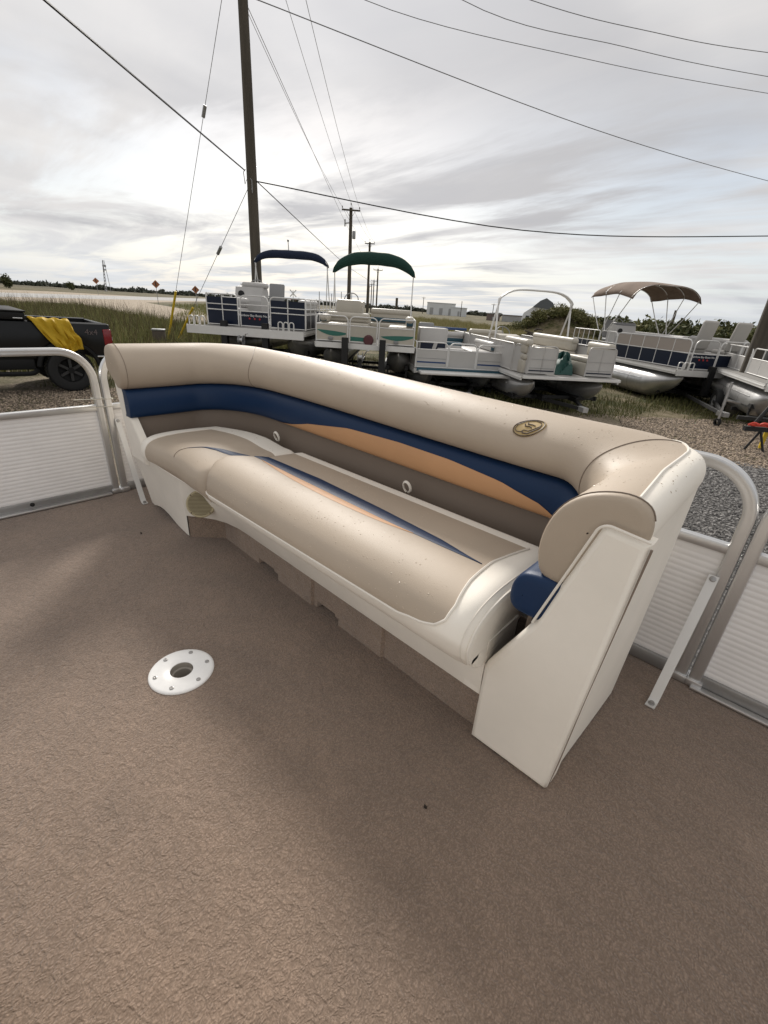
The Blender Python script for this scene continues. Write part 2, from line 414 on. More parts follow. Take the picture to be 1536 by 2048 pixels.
# ---- back roll: tan top with white boxing on the outside
ROLL_S = spline([(0, -.045, .600), (0, -.012, .6015), (0, .018, .618), (0, .031, .650), (0, .022, .688), (.07, .005, .716), (.28, 0, .738),
                 (.52, 0, .747), (.76, 0, .742), (.93, 0, .728), (.995, 0, .704), (1.0, 0, .672), (.985, 0, .655)], 4)
TR = len(ROLL_S) - 1
_A = [(-.235, .520), (-.255, .5195), (-.281, .533), (-.292, .580), (-.287, .632), (-.268, .678), (-.236, .711), (-.197, .729), (-.157, .735), (-.127, .724), (-.114, .700), (-.112, .672), (-.116, .655)]
ROLL_A = spline([((x + .27) / .157 if x > -.27 else 0, -.27 - x if x < -.27 else 0, z) for x, z in _A], 4)
def rollpt(i, t):
    t = clamp(t, 0, TR); k = min(int(t), TR - 1); f = t - k; a, b = ROLL_S[k], ROLL_S[k + 1]; c = a * (1 - f) + b * f; u = droop(i)
    if u > 0: c = c * (1 - u) + (ROLL_A[k] * (1 - f) + ROLL_A[k + 1] * f) * u
    return sec(i, c[0], c[1], c[2], False)
def tb(i):     # where the tan stops and the white outer boxing starts
    x = I_[i][0]
    if i < iB: return TR * .905
    if i <= iC: return lerp(TR * .905, TR * .80, sstep(-.62, -.42, x)) if x > -.62 else TR * .905
    u = (i - iC) / (NP - 1 - iC)
    return TR * float(np.interp(u, [0, .15, .3, .5, .75, 1], [.80, .74, .70, .665, .66, .69]))
tan, white = MB(), MB()
rows = [[rollpt(i, tb(i) * k / 34) for k in range(35)] for i in range(NP)]
tan.grid(rows)
white.grid([[rollpt(i, lerp(tb(i), TR, k / 12)) for k in range(13)] for i in range(NP)])
def endcap(mb, i, loop, fwd, steps=((1, 0), (.985, .5), (.94, .8), (.85, .93), (.6, 1.0), (.3, 1.02), (.02, 1.03)), dirv=None):
    L = [np.array(p) for p in loop]; c = sum(L) / len(L)
    d = np.array((0, -1, 0.)) if dirv is None else dirv
    mb.grid([[tuple(c + (p - c) * s_ + d * fwd * q) for p in L] for s_, q in steps], closed_u=True)
capL = [rollpt(0, TR * k / 40) for k in range(41)]
capR = [rollpt(NP - 1, TR * k / 40) for k in range(41)]
endcap(tan, 0, capL, .028); endcap(tan, NP - 1, capR, .016)
roll = tan.build('backrest_roll', 'vinyl_tan', SOFA, sharp=60)
white.build('outer_boxing', 'vinyl_white', roll)
def off(p, c, d):
    p, c = np.array(p), np.array(c); v = p - c; return tuple(p + v / np.linalg.norm(v) * d)
m = MB(); m.tube([off(rollpt(i, tb(i)), (*(.5 * (I_[i] + O_[i])), .68), .0012) for i in range(iB + 30, NP)], .0032, 6); m.build('piping', 'piping', roll)
m = MB()
def seam_at(mb, i, t0=.02, t1=.98, r=.0016, sl=0.0):
    mb.tube([off(rollpt(int(round(clamp(i + sl * k / 30, 0, NP - 1))), lerp(t0, t1, k / 30) * TR), (*(.5 * (I_[i] + O_[i])), .68), .0006) for k in range(31)], r, 5)
seam_at(m, 24, .04, .9); m.build('stitched_seam', 'seam_dark', roll)
m = MB(); seam_at(m, iC + 6, .04, .72); m.build('stitched_seam', 'seam_dark', roll)
m = MB(); m.tube([off(p, sum(np.array(q) for q in capR) / 41, .001) for p in capR[4:34]], .0013, 6)
m.build('end_seam', 'seam_dark', roll)
m = MB(); m.tube([off(p, sum(np.array(q) for q in capL) / 41, .001) for p in capL[4:36]], .0010, 6); m.build('end_seam', 'seam_dark', roll)
# ---- navy lumbar bolster with its tan-orange inlay
BL_S = spline([(0, -.050, .484), (0, -.006, .4835), (0, .014, .497), (0, .021, .530), (0, .016, .568), (0, -.004, .596), (0, -.05, .604)], 5)
TBL = len(BL_S) - 1
def blpt(i, t, o=0.0):
    t = clamp(t, 0, TBL); k = min(int(t), TBL - 1); f = t - k; c = BL_S[k] * (1 - f) + BL_S[k + 1] * f
    ex = .036 * droop(i)
    return sec(i, c[0], c[1] + o + ex, c[2])
m = MB(); m.grid([[blpt(i, TBL * k / 24) for k in range(25)] for i in range(NP)])
endcap(m, NP - 1, [blpt(NP - 1, TBL * k / 24) for k in range(25)] + [sec(NP - 1, .35, 0, .60), sec(NP - 1, .35, 0, .48)], .022)
endcap(m, 0, [blpt(0, TBL * k / 24) for k in range(25)] + [sec(0, .3, 0, .60), sec(0, .3, 0, .48)], .01)
bol = m.build('lumbar_bolster', 'vinyl_navy', SOFA, sharp=60)
fx = [-1.78, -1.6, -1.48, -1.24, -.98, -.766, -.576, -.45, -.33]; fy = [0, .30, .50, .72, .79, .78, .68, .50, .10]
oc = [i for i in range(iB - 6, iC + 8) if -1.78 < I_[i][0] < -.33]
m = MB(); T0, T1 = TBL * .155, TBL * .80
m.grid([[blpt(i, lerp(T0, T0 + (T1 - T0) * np.interp(I_[i][0], fx, fy), k / 10), .0022) for k in range(11)] for i in oc])
m.build('orange_inlay', 'vinyl_orange', bol)
# ---- plain lower back panel
m = MB(); m.grid([[sec(i, 0, -.004 - .012 * k / 6, lerp(.36, .492, k / 6)) for k in range(7)] for i in range(NP)]); m.build('lower_back_panel', 'vinyl_taupe', SOFA)

# ---- outer shell: white vinyl back and the two end panels
m = MB(); rows = []
for i in range(NP):
    d = O_[i] - I_[i]; d = d / np.linalg.norm(d); row = []
    for k in range(9):
        z = lerp(.004, .668, k / 8); q = O_[i] - d * (.030 * (1 - k / 8) ** 1.2 + .004)
        row.append((q[0], q[1] + (.068 * (1 - k / 8) ** 1.3 * (1 - i / 10) if i < 10 else 0), z))
    rows.append(row)
m.grid(rows); m.build('outer_shell', 'vinyl_white', SOFA)
def slab(mb, poly, y0, y1, r=.010):
    """upholstered end panel: outline in x,z with a rounded front edge"""
    n = len(poly); c = np.mean(poly, axis=0)
    def ins(d):
        outp = []
        for i in range(n):
            a, b, e = np.array(poly[i - 1]), np.array(poly[i]), np.array(poly[(i + 1) % n])
            u = (b - a) / np.linalg.norm(b - a); v = (e - b) / np.linalg.norm(e - b)
            nu, nv = np.array((-u[1], u[0])), np.array((-v[1], v[0])); nb = nu + nv; nb /= max(.3, nb @ nb / 2)
            outp.append(b + nb * d)
        return outp
    sg = 1
    area = sum(poly[i - 1][0] * poly[i][1] - poly[i][0] * poly[i - 1][1] for i in range(n))
    if area < 0: sg = -1
    rows = []
    for y, d in ((y1, 0), (y0 + r, 0), (y0 + r * .4, r * .25 * sg), (y0 + r * .1, r * .6 * sg), (y0, r * sg)):
        rows.append([(p[0], y, p[1]) for p in ins(d)])
    mb.grid(rows, closed_u=True); mb.add(rows[-1], [tuple(range(n))])
    return rows
pr = [(-.1035, .668), (-.176, .676), (-.186, .672), (-.258, .425), (-.268, .405), (-.345, .252), (-.350, .235), (-.349, .004), (-.143, .004), (-.138, .03)]
m = MB(); slab(m, pr, .786, .83, .014); ep = m.build('end_panel', 'vinyl_white', SOFA, sharp=50)
m = MB(); m.tube(fillet([(-.105, .7865, .673), (-.176, .7865, .680), (-.190, .7865, .670), (-.262, .7865, .42)], .012), .0028, 8); m.build('piping', 'piping', ep)
m = MB(); m.tube([(-.1025, .792, .66), (-.112, .792, .5), (-.124, .791, .3), (-.134, .790, .1), (-.140, .789, .01)], [.0024, .0012, .0008, .0014, .0008], 6); m.build('open_seam', 'seam_dark', ep)
plft = [(-2.340, .700), (-2.316, .724), (-2.268, .712), (-2.222, .60), (-2.195, .47), (-2.12, .385), (-2.10, .27), (-2.262, .27)]
m = MB(); slab(m, plft, .708, .74); ep = m.build('end_panel', 'vinyl_white', SOFA, sharp=50)
# inner side board behind the right end of the seat
m = MB(); m.box(-.300, -.290, .86, 1.17, .004, .40); m.build('inner_side_board', 'vinyl_taupe', SOFA)

# ---- seat cushions
_vp = {}
def vprof(ctrl):
    k = ctrl[0]
    if k not in _vp: _vp[k] = spline(ctrl, 6)
    return _vp[k]
def seat_prof(X):
    a = clamp((X + 1.4) / 1.05)
    return [(lerp(.735, .792, a), lerp(.305, .244, a)), (lerp(.708, .742, a), lerp(.306, .256, a)), (lerp(.694, .706, a), lerp(.318, .292, a)), (.6905, .336),
            (.6945, .362), (.714, .393), (.757, .4165), (.82, .4285), (.90, .4305), (1.0, .426), (1.078, .421), (1.120, .417), (1.138, .398)]
VS = 12 * 6
def round_end(d, r, h):
    return 0 if d >= r else h * (1 - math.sqrt(max(0, 1 - (1 - d / r) ** 2)))
XL2, XR2 = -1.515, -.352
def XLF(y): return float(np.interp(y, [.68, .76, .82, .90, .95, 1.14], [-1.535, -1.590, -1.605, -1.555, -1.515, -1.515]))
def main_seat(X, v):
    pr_ = vprof(seat_prof(X)); v = clamp(v, 0, VS); k = min(int(v), VS - 1); f = v - k; p = pr_[k] * (1 - f) + pr_[k + 1] * f
    y, z = p
    fr = 1 - sstep(.70, 1.0, y)
    dl = X - XLF(y); dr = XR2 - X
    y += round_end(dl, .085, .07) * fr + round_end(dr, .05, .030) * fr
    z -= round_end(dl, .050, .045) + round_end(dr, .045, .030) * (1 if z > .3 else .3)
    z += .010 * fr * (1 - sstep(-1.5, -1.2, X)) * (z > .34)
    z -= .010 * sstep(-.60, -.40, X) * sstep(.40, .43, z) * 0
    return (X, y, z)
def xl2(v): y = vprof(seat_prof(-1.5))[int(clamp(v, 0, VS))][0]; return XLF(y)
def xb2(v):
    u = (v - 18) / (60 - 18.)
    return float(np.interp(u, [0, .05, .12, .22, .35, .55, .75, .9, 1.0], [-.545, -.475, -.440, -.418, -.415, -.432, -.440, -.425, -.415]))
tanm, whm = MB(), MB()
def xs(a, b, n): return [lerp(a, b, .5 - .5 * math.cos(math.pi * k / n)) for k in range(n + 1)]
tanm.grid([[main_seat(x, v) for x in xs(xl2(v), xb2(v), 44)] for v in range(18, 61)])
whm.grid([[main_seat(x, v) for x in xs(xb2(v), XR2, 14)] for v in range(18, 61)])
whm.grid([[main_seat(x, v) for x in xs(xl2(v), xb2(18), 44)[:-1] + xs(xb2(18), XR2, 14)] for v in range(0, 19)])
whm.grid([[main_seat(x, v) for x in xs(xl2(v), XR2, 50)] for v in range(60, VS + 1)])
# closing sides
ring = [main_seat(XR2, v) for v in range(VS + 1)]
whm.grid([ring, [(p[0] + .0, lerp(p[1], .95, .12), lerp(p[2], .30, .25)) for p in ring], [(p[0] - .01, .95, .26) for p in ring]])
ring = [main_seat(xl2(v), v) for v in range(VS + 1)]
tanm.grid([ring[26:61], [(p[0] + .012, p[1] + .01, p[2] - .03) for p in ring[26:61]]])
seat2 = tanm.build('seat_cushion', 'vinyl_tan', SOFA, sharp=60)
whm.build('white_border', 'vinyl_white', seat2, sharp=60)
m = MB()
pp = [main_seat(x, 18) for x in xs(xl2(18), xb2(18), 60)]
pp = [(p[0], p[1] - .0015, p[2]) for p in pp] + [(q[0], q[1], q[2] + .0015) for q in (main_seat(xb2(v), v) for v in range(19, 61))]
m.tube(pp, .0036, 6)
m.tube([(p[0] + .001, p[1] - .001, p[2] + .001) for p in (main_seat(XR2 - .004, v) for v in range(2, 66))], .0034, 6)
m.tube([(p[0], p[1] - .0006, p[2] + .0006) for p in (main_seat(XR2 - .017, v) for v in range(2, 62))], .0014, 5)
m.build('piping', 'piping', seat2)
# height of a cushion at a plan position
def on_main(X, Y):
    pr_ = vprof(seat_prof(X))[24:]
    ys = [p[0] for p in pr_]; zs = [p[1] for p in pr_]
    dl = X - XL2
    return float(np.interp(Y, ys, zs)) - round_end(X - XLF(Y), .050, .045) + .010 * (1 - sstep(.70, 1.0, Y)) * (1 - sstep(-1.5, -1.2, X))
def strip(hf, xs_, top, bot, o, n=5):
    rows = []
    for x in xs_:
        yt, yb = top(x), bot(x); rows.append([(x, lerp(yb, yt, k / n), hf(x, lerp(yb, yt, k / n)) + o * (1 if 0 < k < n else .35)) for k in range(n + 1)])
    return rows
bt = lambda x: float(np.interp(x, [-1.51, -1.167, -.851, -.60, -.45], [.952, .962, .944, .922, .893]))
bb = lambda x: float(np.interp(x, [-1.51, -1.35, -1.093, -.794, -.58, -.45], [.908, .905, .898, .888, .889, .8925]))
m = MB(); m.grid(strip(on_main, np.linspace(-1.508, -.452, 60), bt, bb, .0022)); m.build('navy_stripe', 'vinyl_navy', seat2)
ob = lambda x: bb(x) - .030 * math.sin(math.pi * clamp((x + 1.45) / .78)) ** .8
m = MB(); m.grid(strip(on_main, np.linspace(-1.45, -.672, 40), lambda x: bb(x) + .001, ob, .0016)); m.build('orange_stripe', 'vinyl_orange', seat2)
# corner cushion at the far end
def ch_yb(X):
    if X < -1.84: return 1.0 + .18 * math.sqrt(max(0, 1 - ((X + 1.84) / .35) ** 2)) - .042
    return 1.138
CH = [(.752, .296), (.722, .300), (.704, .312), (.6925, .330), (.6885, .352), (.694, .382), (.716, .408), (.765, .4235), (.85, .4295), (.96, .4285), (1.078, .4235), (1.120, .419), (1.138, .40)]
CHS = vprof(CH)
def ch_seat(X, v):
    v = clamp(v, 0, VS); k = min(int(v), VS - 1); f = v - k; p = CHS[k] * (1 - f) + CHS[k + 1] * f
    y, z = p; y0 = .6885
    yb = ch_yb(max(X, -2.11))
    if y > y0: y = y0 + (y - y0) * (yb - y0) / (1.138 - y0)
    dl = X + 2.115; dr = -1.515 - X
    fr = 1 - sstep(.70, .9, y)
    y += round_end(dl, .05, .03) * fr + round_end(dr, .05, .03) * fr
    z -= round_end(dl, .03, .02) + round_end(dr, .05, .040) + .012 * sstep(-1.75, -1.60, X) * (z > .33) + (.016 * (1 - sstep(-2.11, -1.75, X)) if z > .33 else 0)
    return (X, y, z)
def cb1(v): return -2.115 + .085 + .02 * math.exp(-((v - 16) / 5.) ** 2)
tanm, whm = MB(), MB()
tanm.grid([[ch_seat(x, v) for x in xs(cb1(v), -1.515, 28)] for v in range(14, 58)])
whm.grid([[ch_seat(x, v) for x in xs(-2.115, cb1(v), 6)] for v in range(14, 58)])
whm.grid([[ch_seat(x, v) for x in xs(-2.115, cb1(14), 6)[:-1] + xs(cb1(14), -1.515, 28)] for v in range(0, 15)])
whm.grid([[ch_seat(x, v) for x in xs(-2.115, -1.515, 30)] for v in range(57, VS + 1)])
ring = [ch_seat(-1.515, v) for v in range(VS + 1)]
tanm.grid([ring[34:61], [(p[0] - .01, p[1] + .01, p[2] - .05) for p in ring[34:61]]])
ring = [ch_seat(-2.115, v) for v in range(VS + 1)]
whm.grid([ring, [(p[0] + .005, lerp(p[1], .9, .3), .30) for p in ring]])
seat1 = tanm.build('corner_cushion', 'vinyl_tan', SOFA, sharp=60); whm.build('white_border', 'vinyl_white', seat1, sharp=60)
m = MB(); m.tube([(p[0], p[1] - .0015, p[2] - .0005) for p in (ch_seat(x, 14) for x in xs(cb1(14), -1.53, 40))], .0033, 6)
m.tube([(p[0], p[1], p[2] + .001) for p in (ch_seat(cb1(v), v) for v in range(14, 61))], .0022, 6); m.build('piping', 'piping', seat1)
def on_ch(X, Y):
    y0 = .6885; yb = ch_yb(max(X, -2.11)); yy = y0 + (Y - y0) * (1.138 - y0) / (yb - y0)
    return float(np.interp(yy, [p[0] for p in CHS[30:]], [p[1] for p in CHS[30:]])) - round_end(-1.515 - X, .05, .040) - .012 * sstep(-1.75, -1.60, X) - .016 * (1 - sstep(-2.11, -1.75, X))
ct = lambda x: float(np.interp(x, [-1.775, -1.735, -1.68, -1.626, -1.57, -1.517], [.765, .825, .872, .900, .921, .937]))
cbb = lambda x: float(np.interp(x, [-1.775, -1.735, -1.68, -1.60, -1.55, -1.517], [.764, .814, .842, .866, .882, .895]))
m = MB(); m.grid(strip(on_ch, np.linspace(-1.775, -1.518, 30), ct, cbb, .002)); m.build('navy_stripe', 'vinyl_navy', seat1)
m = MB(); m.tube([(x, y, on_ch(x, y) + .0004) for x, y in spline([(-1.775, .765), (-1.782, .74), (-1.776, .718), (-1.765, .705)], 6)], .0016, 5); m.build('stitched_seam', 'seam_dark', seat1)

# ---- white base under the cushions, kick board, speaker
cols = [(-2.300, .718, .32, .776, .004), (-2.285, .712, .32, .772, .004), (-2.245, .711, .32, .769, .004), (-2.225, .711, .315, .768, .012), (-2.17, .713, .31, .766, .024), (-2.12, .716, .31, .764, .028), (-2.06, .722, .31, .762, .022), (-2.0, .728, .31, .760, .010),
        (-1.95, .736, .31, .756, .004), (-1.90, .736, .312, .752, .004), (-1.84, .735, .312, .748, .004), (-1.826, .736, .312, .749, .004)]
m = MB(); m.grid([[(x, lerp(yb_, yt, k / 6) + .004 * math.sin(math.pi * k / 6), lerp(zb, zt, k / 6)) for k in range(7)] for x, yt, zt, yb_, zb in cols])
c2 = [(-1.826, .736, .312, -1.826, .748, .104), (-1.80, .739, .314, -1.806, .758, .106), (-1.74, .746, .316, -1.755, .786, .110), (-1.68, .752, .318, -1.69, .812, .116), (-1.62, .750, .318, -1.62, .826, .122), (-1.54, .740, .314, -1.54, .830, .128)]
for k in range(1, 21):
    X = lerp(-1.54, -.3515, k / 20); p = seat_prof(X)[0]; c2.append((X, p[0] + .012 if k < 20 else p[0] + .012, p[1] + .012, X, lerp(.830, .806, k / 20), .131))
rows = []
for xt, yt, zt, xb_, yb_, zb in c2:
    rows.append([(lerp(xb_, xt, k / 8), lerp(yb_, yt, k / 8) - .006 * math.sin(math.pi * k / 8), lerp(zb, zt, k / 8)) for k in range(9)] )
rows = [[(r[0][0], r[0][1] + .02, r[0][2] + .002)] + r for r in rows]
m.grid(rows)
base = m.build('seat_base', 'shell_white', SOFA, sharp=45)
m = MB()
kp = line((-1.822, .752), (-1.705, .862), 6)[:-1] + line((-1.705, .862), (-.352, .826), 160)
def kz(x):
    for a, b in ((-1.42, -1.28), (-1.03, -.91)):
        if a < x < b: return .024 * math.sin(math.pi * (x - a) / (b - a)) ** .5
    return .0
rows = [[(x, y + (.02 if kz(x) > .004 and k == 0 else 0), max(lerp(0, .135, k / 5), kz(x))) for k in range(6)] for x, y in kp]
m.grid([[(x, y - (.009 if -1.30 < x < -1.06 or -.93 < x < -.70 else 0), z) for x, y, z in r_] for r_ in rows]); m.build('kick_board', 'carpet_kick_lit', base)
m = MB(); m.box(-.40, -.3535, .803, .95, .135, .30); m.build('seat_end_board', 'shell_white', base)
m = MB(); m.box(-1.69, -.352, .90, .91, .002, .13); m.build('notch_shade', 'black', base)  # black strip standing in for the shade behind the kick board notches
# speaker grille
SPK = Vector((-1.690, .758, .206)); nrm = Vector((.74, -.60, .27)).normalized()
q = nrm.to_track_quat('Z', 'Y').to_matrix().to_4x4(); SM = Matrix.Translation(SPK + nrm * .002) @ q
m = MB(); m.lathe([(.058, -.02), (.058, .004), (.055, .0075), (.050, .0075), (.048, .003)], 40, SM); spk = m.build('speaker', 'grille', SOFA)
m = MB(); m.lathe([(.049, .0025), (.0005, .0025)], 30, SM); m.build('grille_back', 'grille_back', spk)
m = MB()
for k in range(-8, 9):
    yy = k * .0057; hw = math.sqrt(max(0, .0490 ** 2 - yy * yy))
    m.tube([SM @ Vector((-hw, yy, .0055)), SM @ Vector((hw, yy, .0055))], .0017, 5)
m.build('grille_bars', 'grille', spk)['kind'] = 'stuff'
for a in (45, 135, 225, 315):
    m = MB(); m.lathe([(.0032, 0), (.0028, .002), (.0004, .0022)], 8, SM @ Matrix.Translation((.0525 * math.cos(R(a)), .0525 * math.sin(R(a)), .007))); m.build('screw', 'gold_dark', spk)
# pull loops between seat and back
for x, yy in ((-1.70, 1.148), (-.915, 1.146)):
    m = MB(); pts = [(x + .016 * math.sin(a) * (1 if abs(math.sin(a)) < .9 else 1), yy - .006 * math.cos(a), .430 + .021 * math.cos(a)) for a in np.linspace(-2.9, 2.9, 18)]
    m.tube(pts, .0034, 8, flat=1.5); m.build('pull_loop', 'piping', SOFA)
# oval badge on the roll
bi = int(np.argmin(abs(I_[:, 0] + .545) + (np.arange(NP) < iB) * 9 + (np.arange(NP) > iC) * 9)); tL = TR * .415
def badge(u, v, o):      # u along the bench, v up the roll, metres
    t = tL + v / .0068; x = -.545 + u; i = int(np.clip(np.searchsorted(I_[iB:iC, 0], x) + iB, iB, iC))
    a, b = rollpt(i - 1, t), rollpt(i, t); f = (x - I_[i - 1][0]) / (I_[i][0] - I_[i - 1][0])
    p = np.array(a) * (1 - f) + np.array(b) * f; c = np.array((p[0], 1.285, .66)); d = p - c; return tuple(p + d / np.linalg.norm(d) * o)
bd = MB(); bd.grid([[badge(.0375 * r_ * math.cos(a), .0215 * r_ * math.sin(a), .0030 if r_ < 1 else .0) for a in np.linspace(0, 2 * math.pi, 29)[:-1]] for r_ in (1.0, .985, .7, .35, .02)], closed_u=True)
bdg = bd.build('oval_badge', 'gold', SOFA)
m = MB()
m.tube([badge(.0352 * math.cos(a), .0195 * math.sin(a), .0034) for a in np.linspace(0, 2 * math.pi, 33)[:-1]], .0016, 5, closed=True)
def bl(pts, r=.0013): m.tube([badge(x * .036, y * .020, .0036) for x, y in pts], r, 5)
bl([(-.86, .10), (-.66, .66), (-.2, .86), (.3, .80), (.58, .56), (.62, .30), (.40, -.22), (.28, -.34), (-.06, -.32), (-.16, -.58), (-.5, -.62), (-.76, -.4), (-.86, .10)])
bl([(.62, .46), (.76, .15), (.58, -.30), (.40, -.62), (.02, -.66), (-.10, -.46)], .0020)
bl([(-.42, .52), (-.30, .36), (.05, .40), (.30, .34)], .0016); bl([(-.46, .30), (-.30, .10), (.05, .16), (.26, .06)], .0018)
m.build('badge_lines', 'gold_dark', bdg)
# rain drops standing on the vinyl
def drops(n, fn, seed, name):
    rg = np.random.default_rng(seed); vv, ff = [], []
    for _ in range(n):
        res = fn(rg)
        if res is None: continue
        p, nr = res; r_ = .0007 + .0016 * rg.random() ** 3
        nr = Vector(nr).normalized(); a = nr.orthogonal().normalized(); b = nr.cross(a); st = 1 + .5 * rg.random(); c = len(vv)
        for rr, h in ((1, -.05), (.75, .24), (.35, .38)):
            for k in range(6):
                an = k * math.pi / 3; vv.append(Vector(p) + a * (r_ * rr * st * math.cos(an)) + b * (r_ * rr * math.sin(an)) + nr * (r_ * h))
        vv.append(Vector(p) + nr * r_ * .41)
        for j in range(2):
            for k in range(6): ff.append((c + j * 6 + k, c + j * 6 + (k + 1) % 6, c + j * 6 + 6 + (k + 1) % 6)); ff.append((c + j * 6 + k, c + j * 6 + 6 + (k + 1) % 6, c + j * 6 + 6 + k))
        for k in range(6): ff.append((c + 12 + k, c + 12 + (k + 1) % 6, c + 18))
    o = npmesh(name, [tuple(v) for v in vv], ff, 'water_drop', SOFA, True); o['kind'] = 'stuff'
pm('water_drop', (.52, .43, .335), rough=.10, spec=.9)
MATS['water_drop'].node_tree.nodes['Principled BSDF'].inputs['IOR'].default_value = 1.33
def nrm_of(f, a, b, e1, e2):
    p = np.array(f(a, b)); d1 = np.array(f(a + e1, b)) - p; d2 = np.array(f(a, b + e2)) - p; n = np.cross(d1, d2)
    return p, n if n[2] > 0 else -n
def dr_seat(rg):
    x = rg.uniform(-1.48, -.45); v = rg.uniform(22, 60)
    if rg.random() > .35 + .65 * abs(math.sin(x * 3 + v * .1)): return None
    return nrm_of(main_seat, x, v, .004, .4)
def dr_ch(rg): return nrm_of(ch_seat, rg.uniform(-1.98, -1.55), rg.uniform(26, 60), .004, .4)
def dr_roll(rg):
    i = int(rg.integers(24, NP - 3)); t = rg.uniform(.36, .78) * TR
    p = np.array(rollpt(i, t)) * (f := rg.random()) + np.array(rollpt(i + 1, t)) * (1 - f); q0 = np.array(rollpt(i, t)); d1 = np.array(rollpt(i + 1, t)) - q0; d2 = np.array(rollpt(i, t + .5)) - q0
    n = np.cross(d1, d2); return p, n if n[2] > 0 else -n
drops(1000, dr_seat, 1, 'rain_drops'); drops(250, dr_ch, 2, 'rain_drops'); drops(900, dr_roll, 3, 'rain_drops')

# ================================================================== fence round the deck
def frame_path(p0, p1, zb, zt, r): return fillet([(p0[0], p0[1], zb), (p0[0], p0[1], zt), (p1[0], p1[1], zt), (p1[0], p1[1], zb)], r, 10)
def sq_tube(mb, pts, h=.0165, nrm_=(1, 0, 0)):
    """rounded square tube with two shallow flutes, along a path in a vertical plane"""
    P = [Vector(p) for p in pts]; nv = Vector(nrm_); prof = []
    for a in range(24):
        an = 2 * math.pi * a / 24; c, s_ = math.cos(an), math.sin(an); k = 1 / (abs(c) ** 5 + abs(s_) ** 5) ** (1 / 5)
        fl = 1 - (.05 if abs(c) > .9 and abs(s_) < .3 else 0); prof.append((h * c * k * fl, h * s_ * k))
    rows = []
    for i in range(len(P)):
        a = P[max(i - 1, 0)]; b = P[min(i + 1, len(P) - 1)]; T = (b - a).normalized(); Bn = T.cross(nv).normalized()
        rows.append([P[i] + nv * x + Bn * y for x, y in prof])
    mb.grid(rows, closed_u=True)
def corrugated(mb, ax, c, a0, a1, z0, z1, period=.0185, amp=.0017):
    n = int((z1 - z0) / period) * 6; rows = []
    for k in range(n + 1):
        z = lerp(z0, z1, k / n); ph = ((z - z0) / period) % 1; d = amp * (1 - abs(2 * ph - 1) ** 2.6)
        rows.append([((c + d, a, z) if ax == 'x' else (a, c - d, z)) for a in np.linspace(a0, a1, 12)])
    mb.grid(rows)
def fence(label, ax, c, a0, a1, zt, rad=.135, mid=None):
    root = empty('deck_fence', (c, a0, 0) if ax == 'x' else (a0, c, 0), 0, label, 'fence', 'fence sections round the deck')
    lo = Matrix.Translation((-c, -a0, 0) if ax == 'x' else (-a0, -c, 0))
    P = (lambda a, z, d=0: (c + d, a, z)) if ax == 'x' else (lambda a, z, d=0: (a, c - d, z))
    nv = (1, 0, 0) if ax == 'x' else (0, 1, 0)
    def fin(mb, nm, mt, par=root):
        mb.v = [tuple(lo @ Vector(p)) for p in mb.v]; return mb.build(nm, mt, par)
    m = MB(); sq_tube(m, fillet([P(a0, .004), P(a0, zt), P(a1, zt), P(a1, .004)], rad, 12), nrm_=nv); fin(m, 'tube_frame', 'alu')
    m = MB(); corrugated(m, ax, c, a0 + .012, a1 - .012, .046, .442); pan = fin(m, 'corrugated_panel', 'panel_alu')
    def bar(z0, z1, w, e=.014):
        mb = MB()
        if ax == 'x': mb.rbox(c - w, c + w, a0 + e, a1 - e, z0, z1, .003)
        else: mb.rbox(a0 + e, a1 - e, c - w, c + w, z0, z1, .003)
        return mb
    fin(bar(.442, .470, .013), 'top_channel', 'alu'); fin(bar(.003, .046, .011), 'bottom_channel', 'alu_dull')
    for a in (a0, a1):
        mb = MB(); s_ = .024
        if ax == 'x': mb.rbox(c - s_, c + s_, a - s_, a + s_, .002, .026, .004)
        else: mb.rbox(a - s_, a + s_, c - s_, c + s_, .002, .026, .004)
        fin(mb, 'post_foot', 'alu')
    return root, fin
f1, fin1 = fence('aluminium fence section with ribbed panel left of the bench, in front of the black truck', 'x', -2.545, -1.2, .688, .722)
m = MB()
for (y, z) in ((.10, .032), ): m.lathe([(.010, 0), (.009, .004), (.0005, .005)], 12, Matrix.Translation((-2.533, y + .22, z)) @ Matrix.Rotation(R(90), 4, 'Y'))
fin1(m, 'drain_plug', 'black')
f2, _ = fence('short aluminium fence section standing behind the left end of the bench', 'x', -2.540, .728, 1.43, .722)
f3, _ = fence('long aluminium fence section running behind the bench back, ending at the right brace', 'y', 1.452, -2.49, -.004, .680)
f4, _ = fence('aluminium fence section with ribbed panel at the right edge, beside the gravel', 'y', 1.452, .034, 1.80, .680)
m = MB(); m.rbox(-2.535, -2.505, -1.2, .66, .003, .014, .004); o = m.build('carpet_trim', 'alu', None); tag(o, 'aluminium edging strip along the carpet below the left fence', 'trim')
m = MB(); m.rbox(.03, 1.8, 1.415, 1.440, .003, .012, .003); o = m.build('carpet_trim', 'alu', None); tag(o, 'aluminium edging strip along the carpet below the right fence', 'trim')
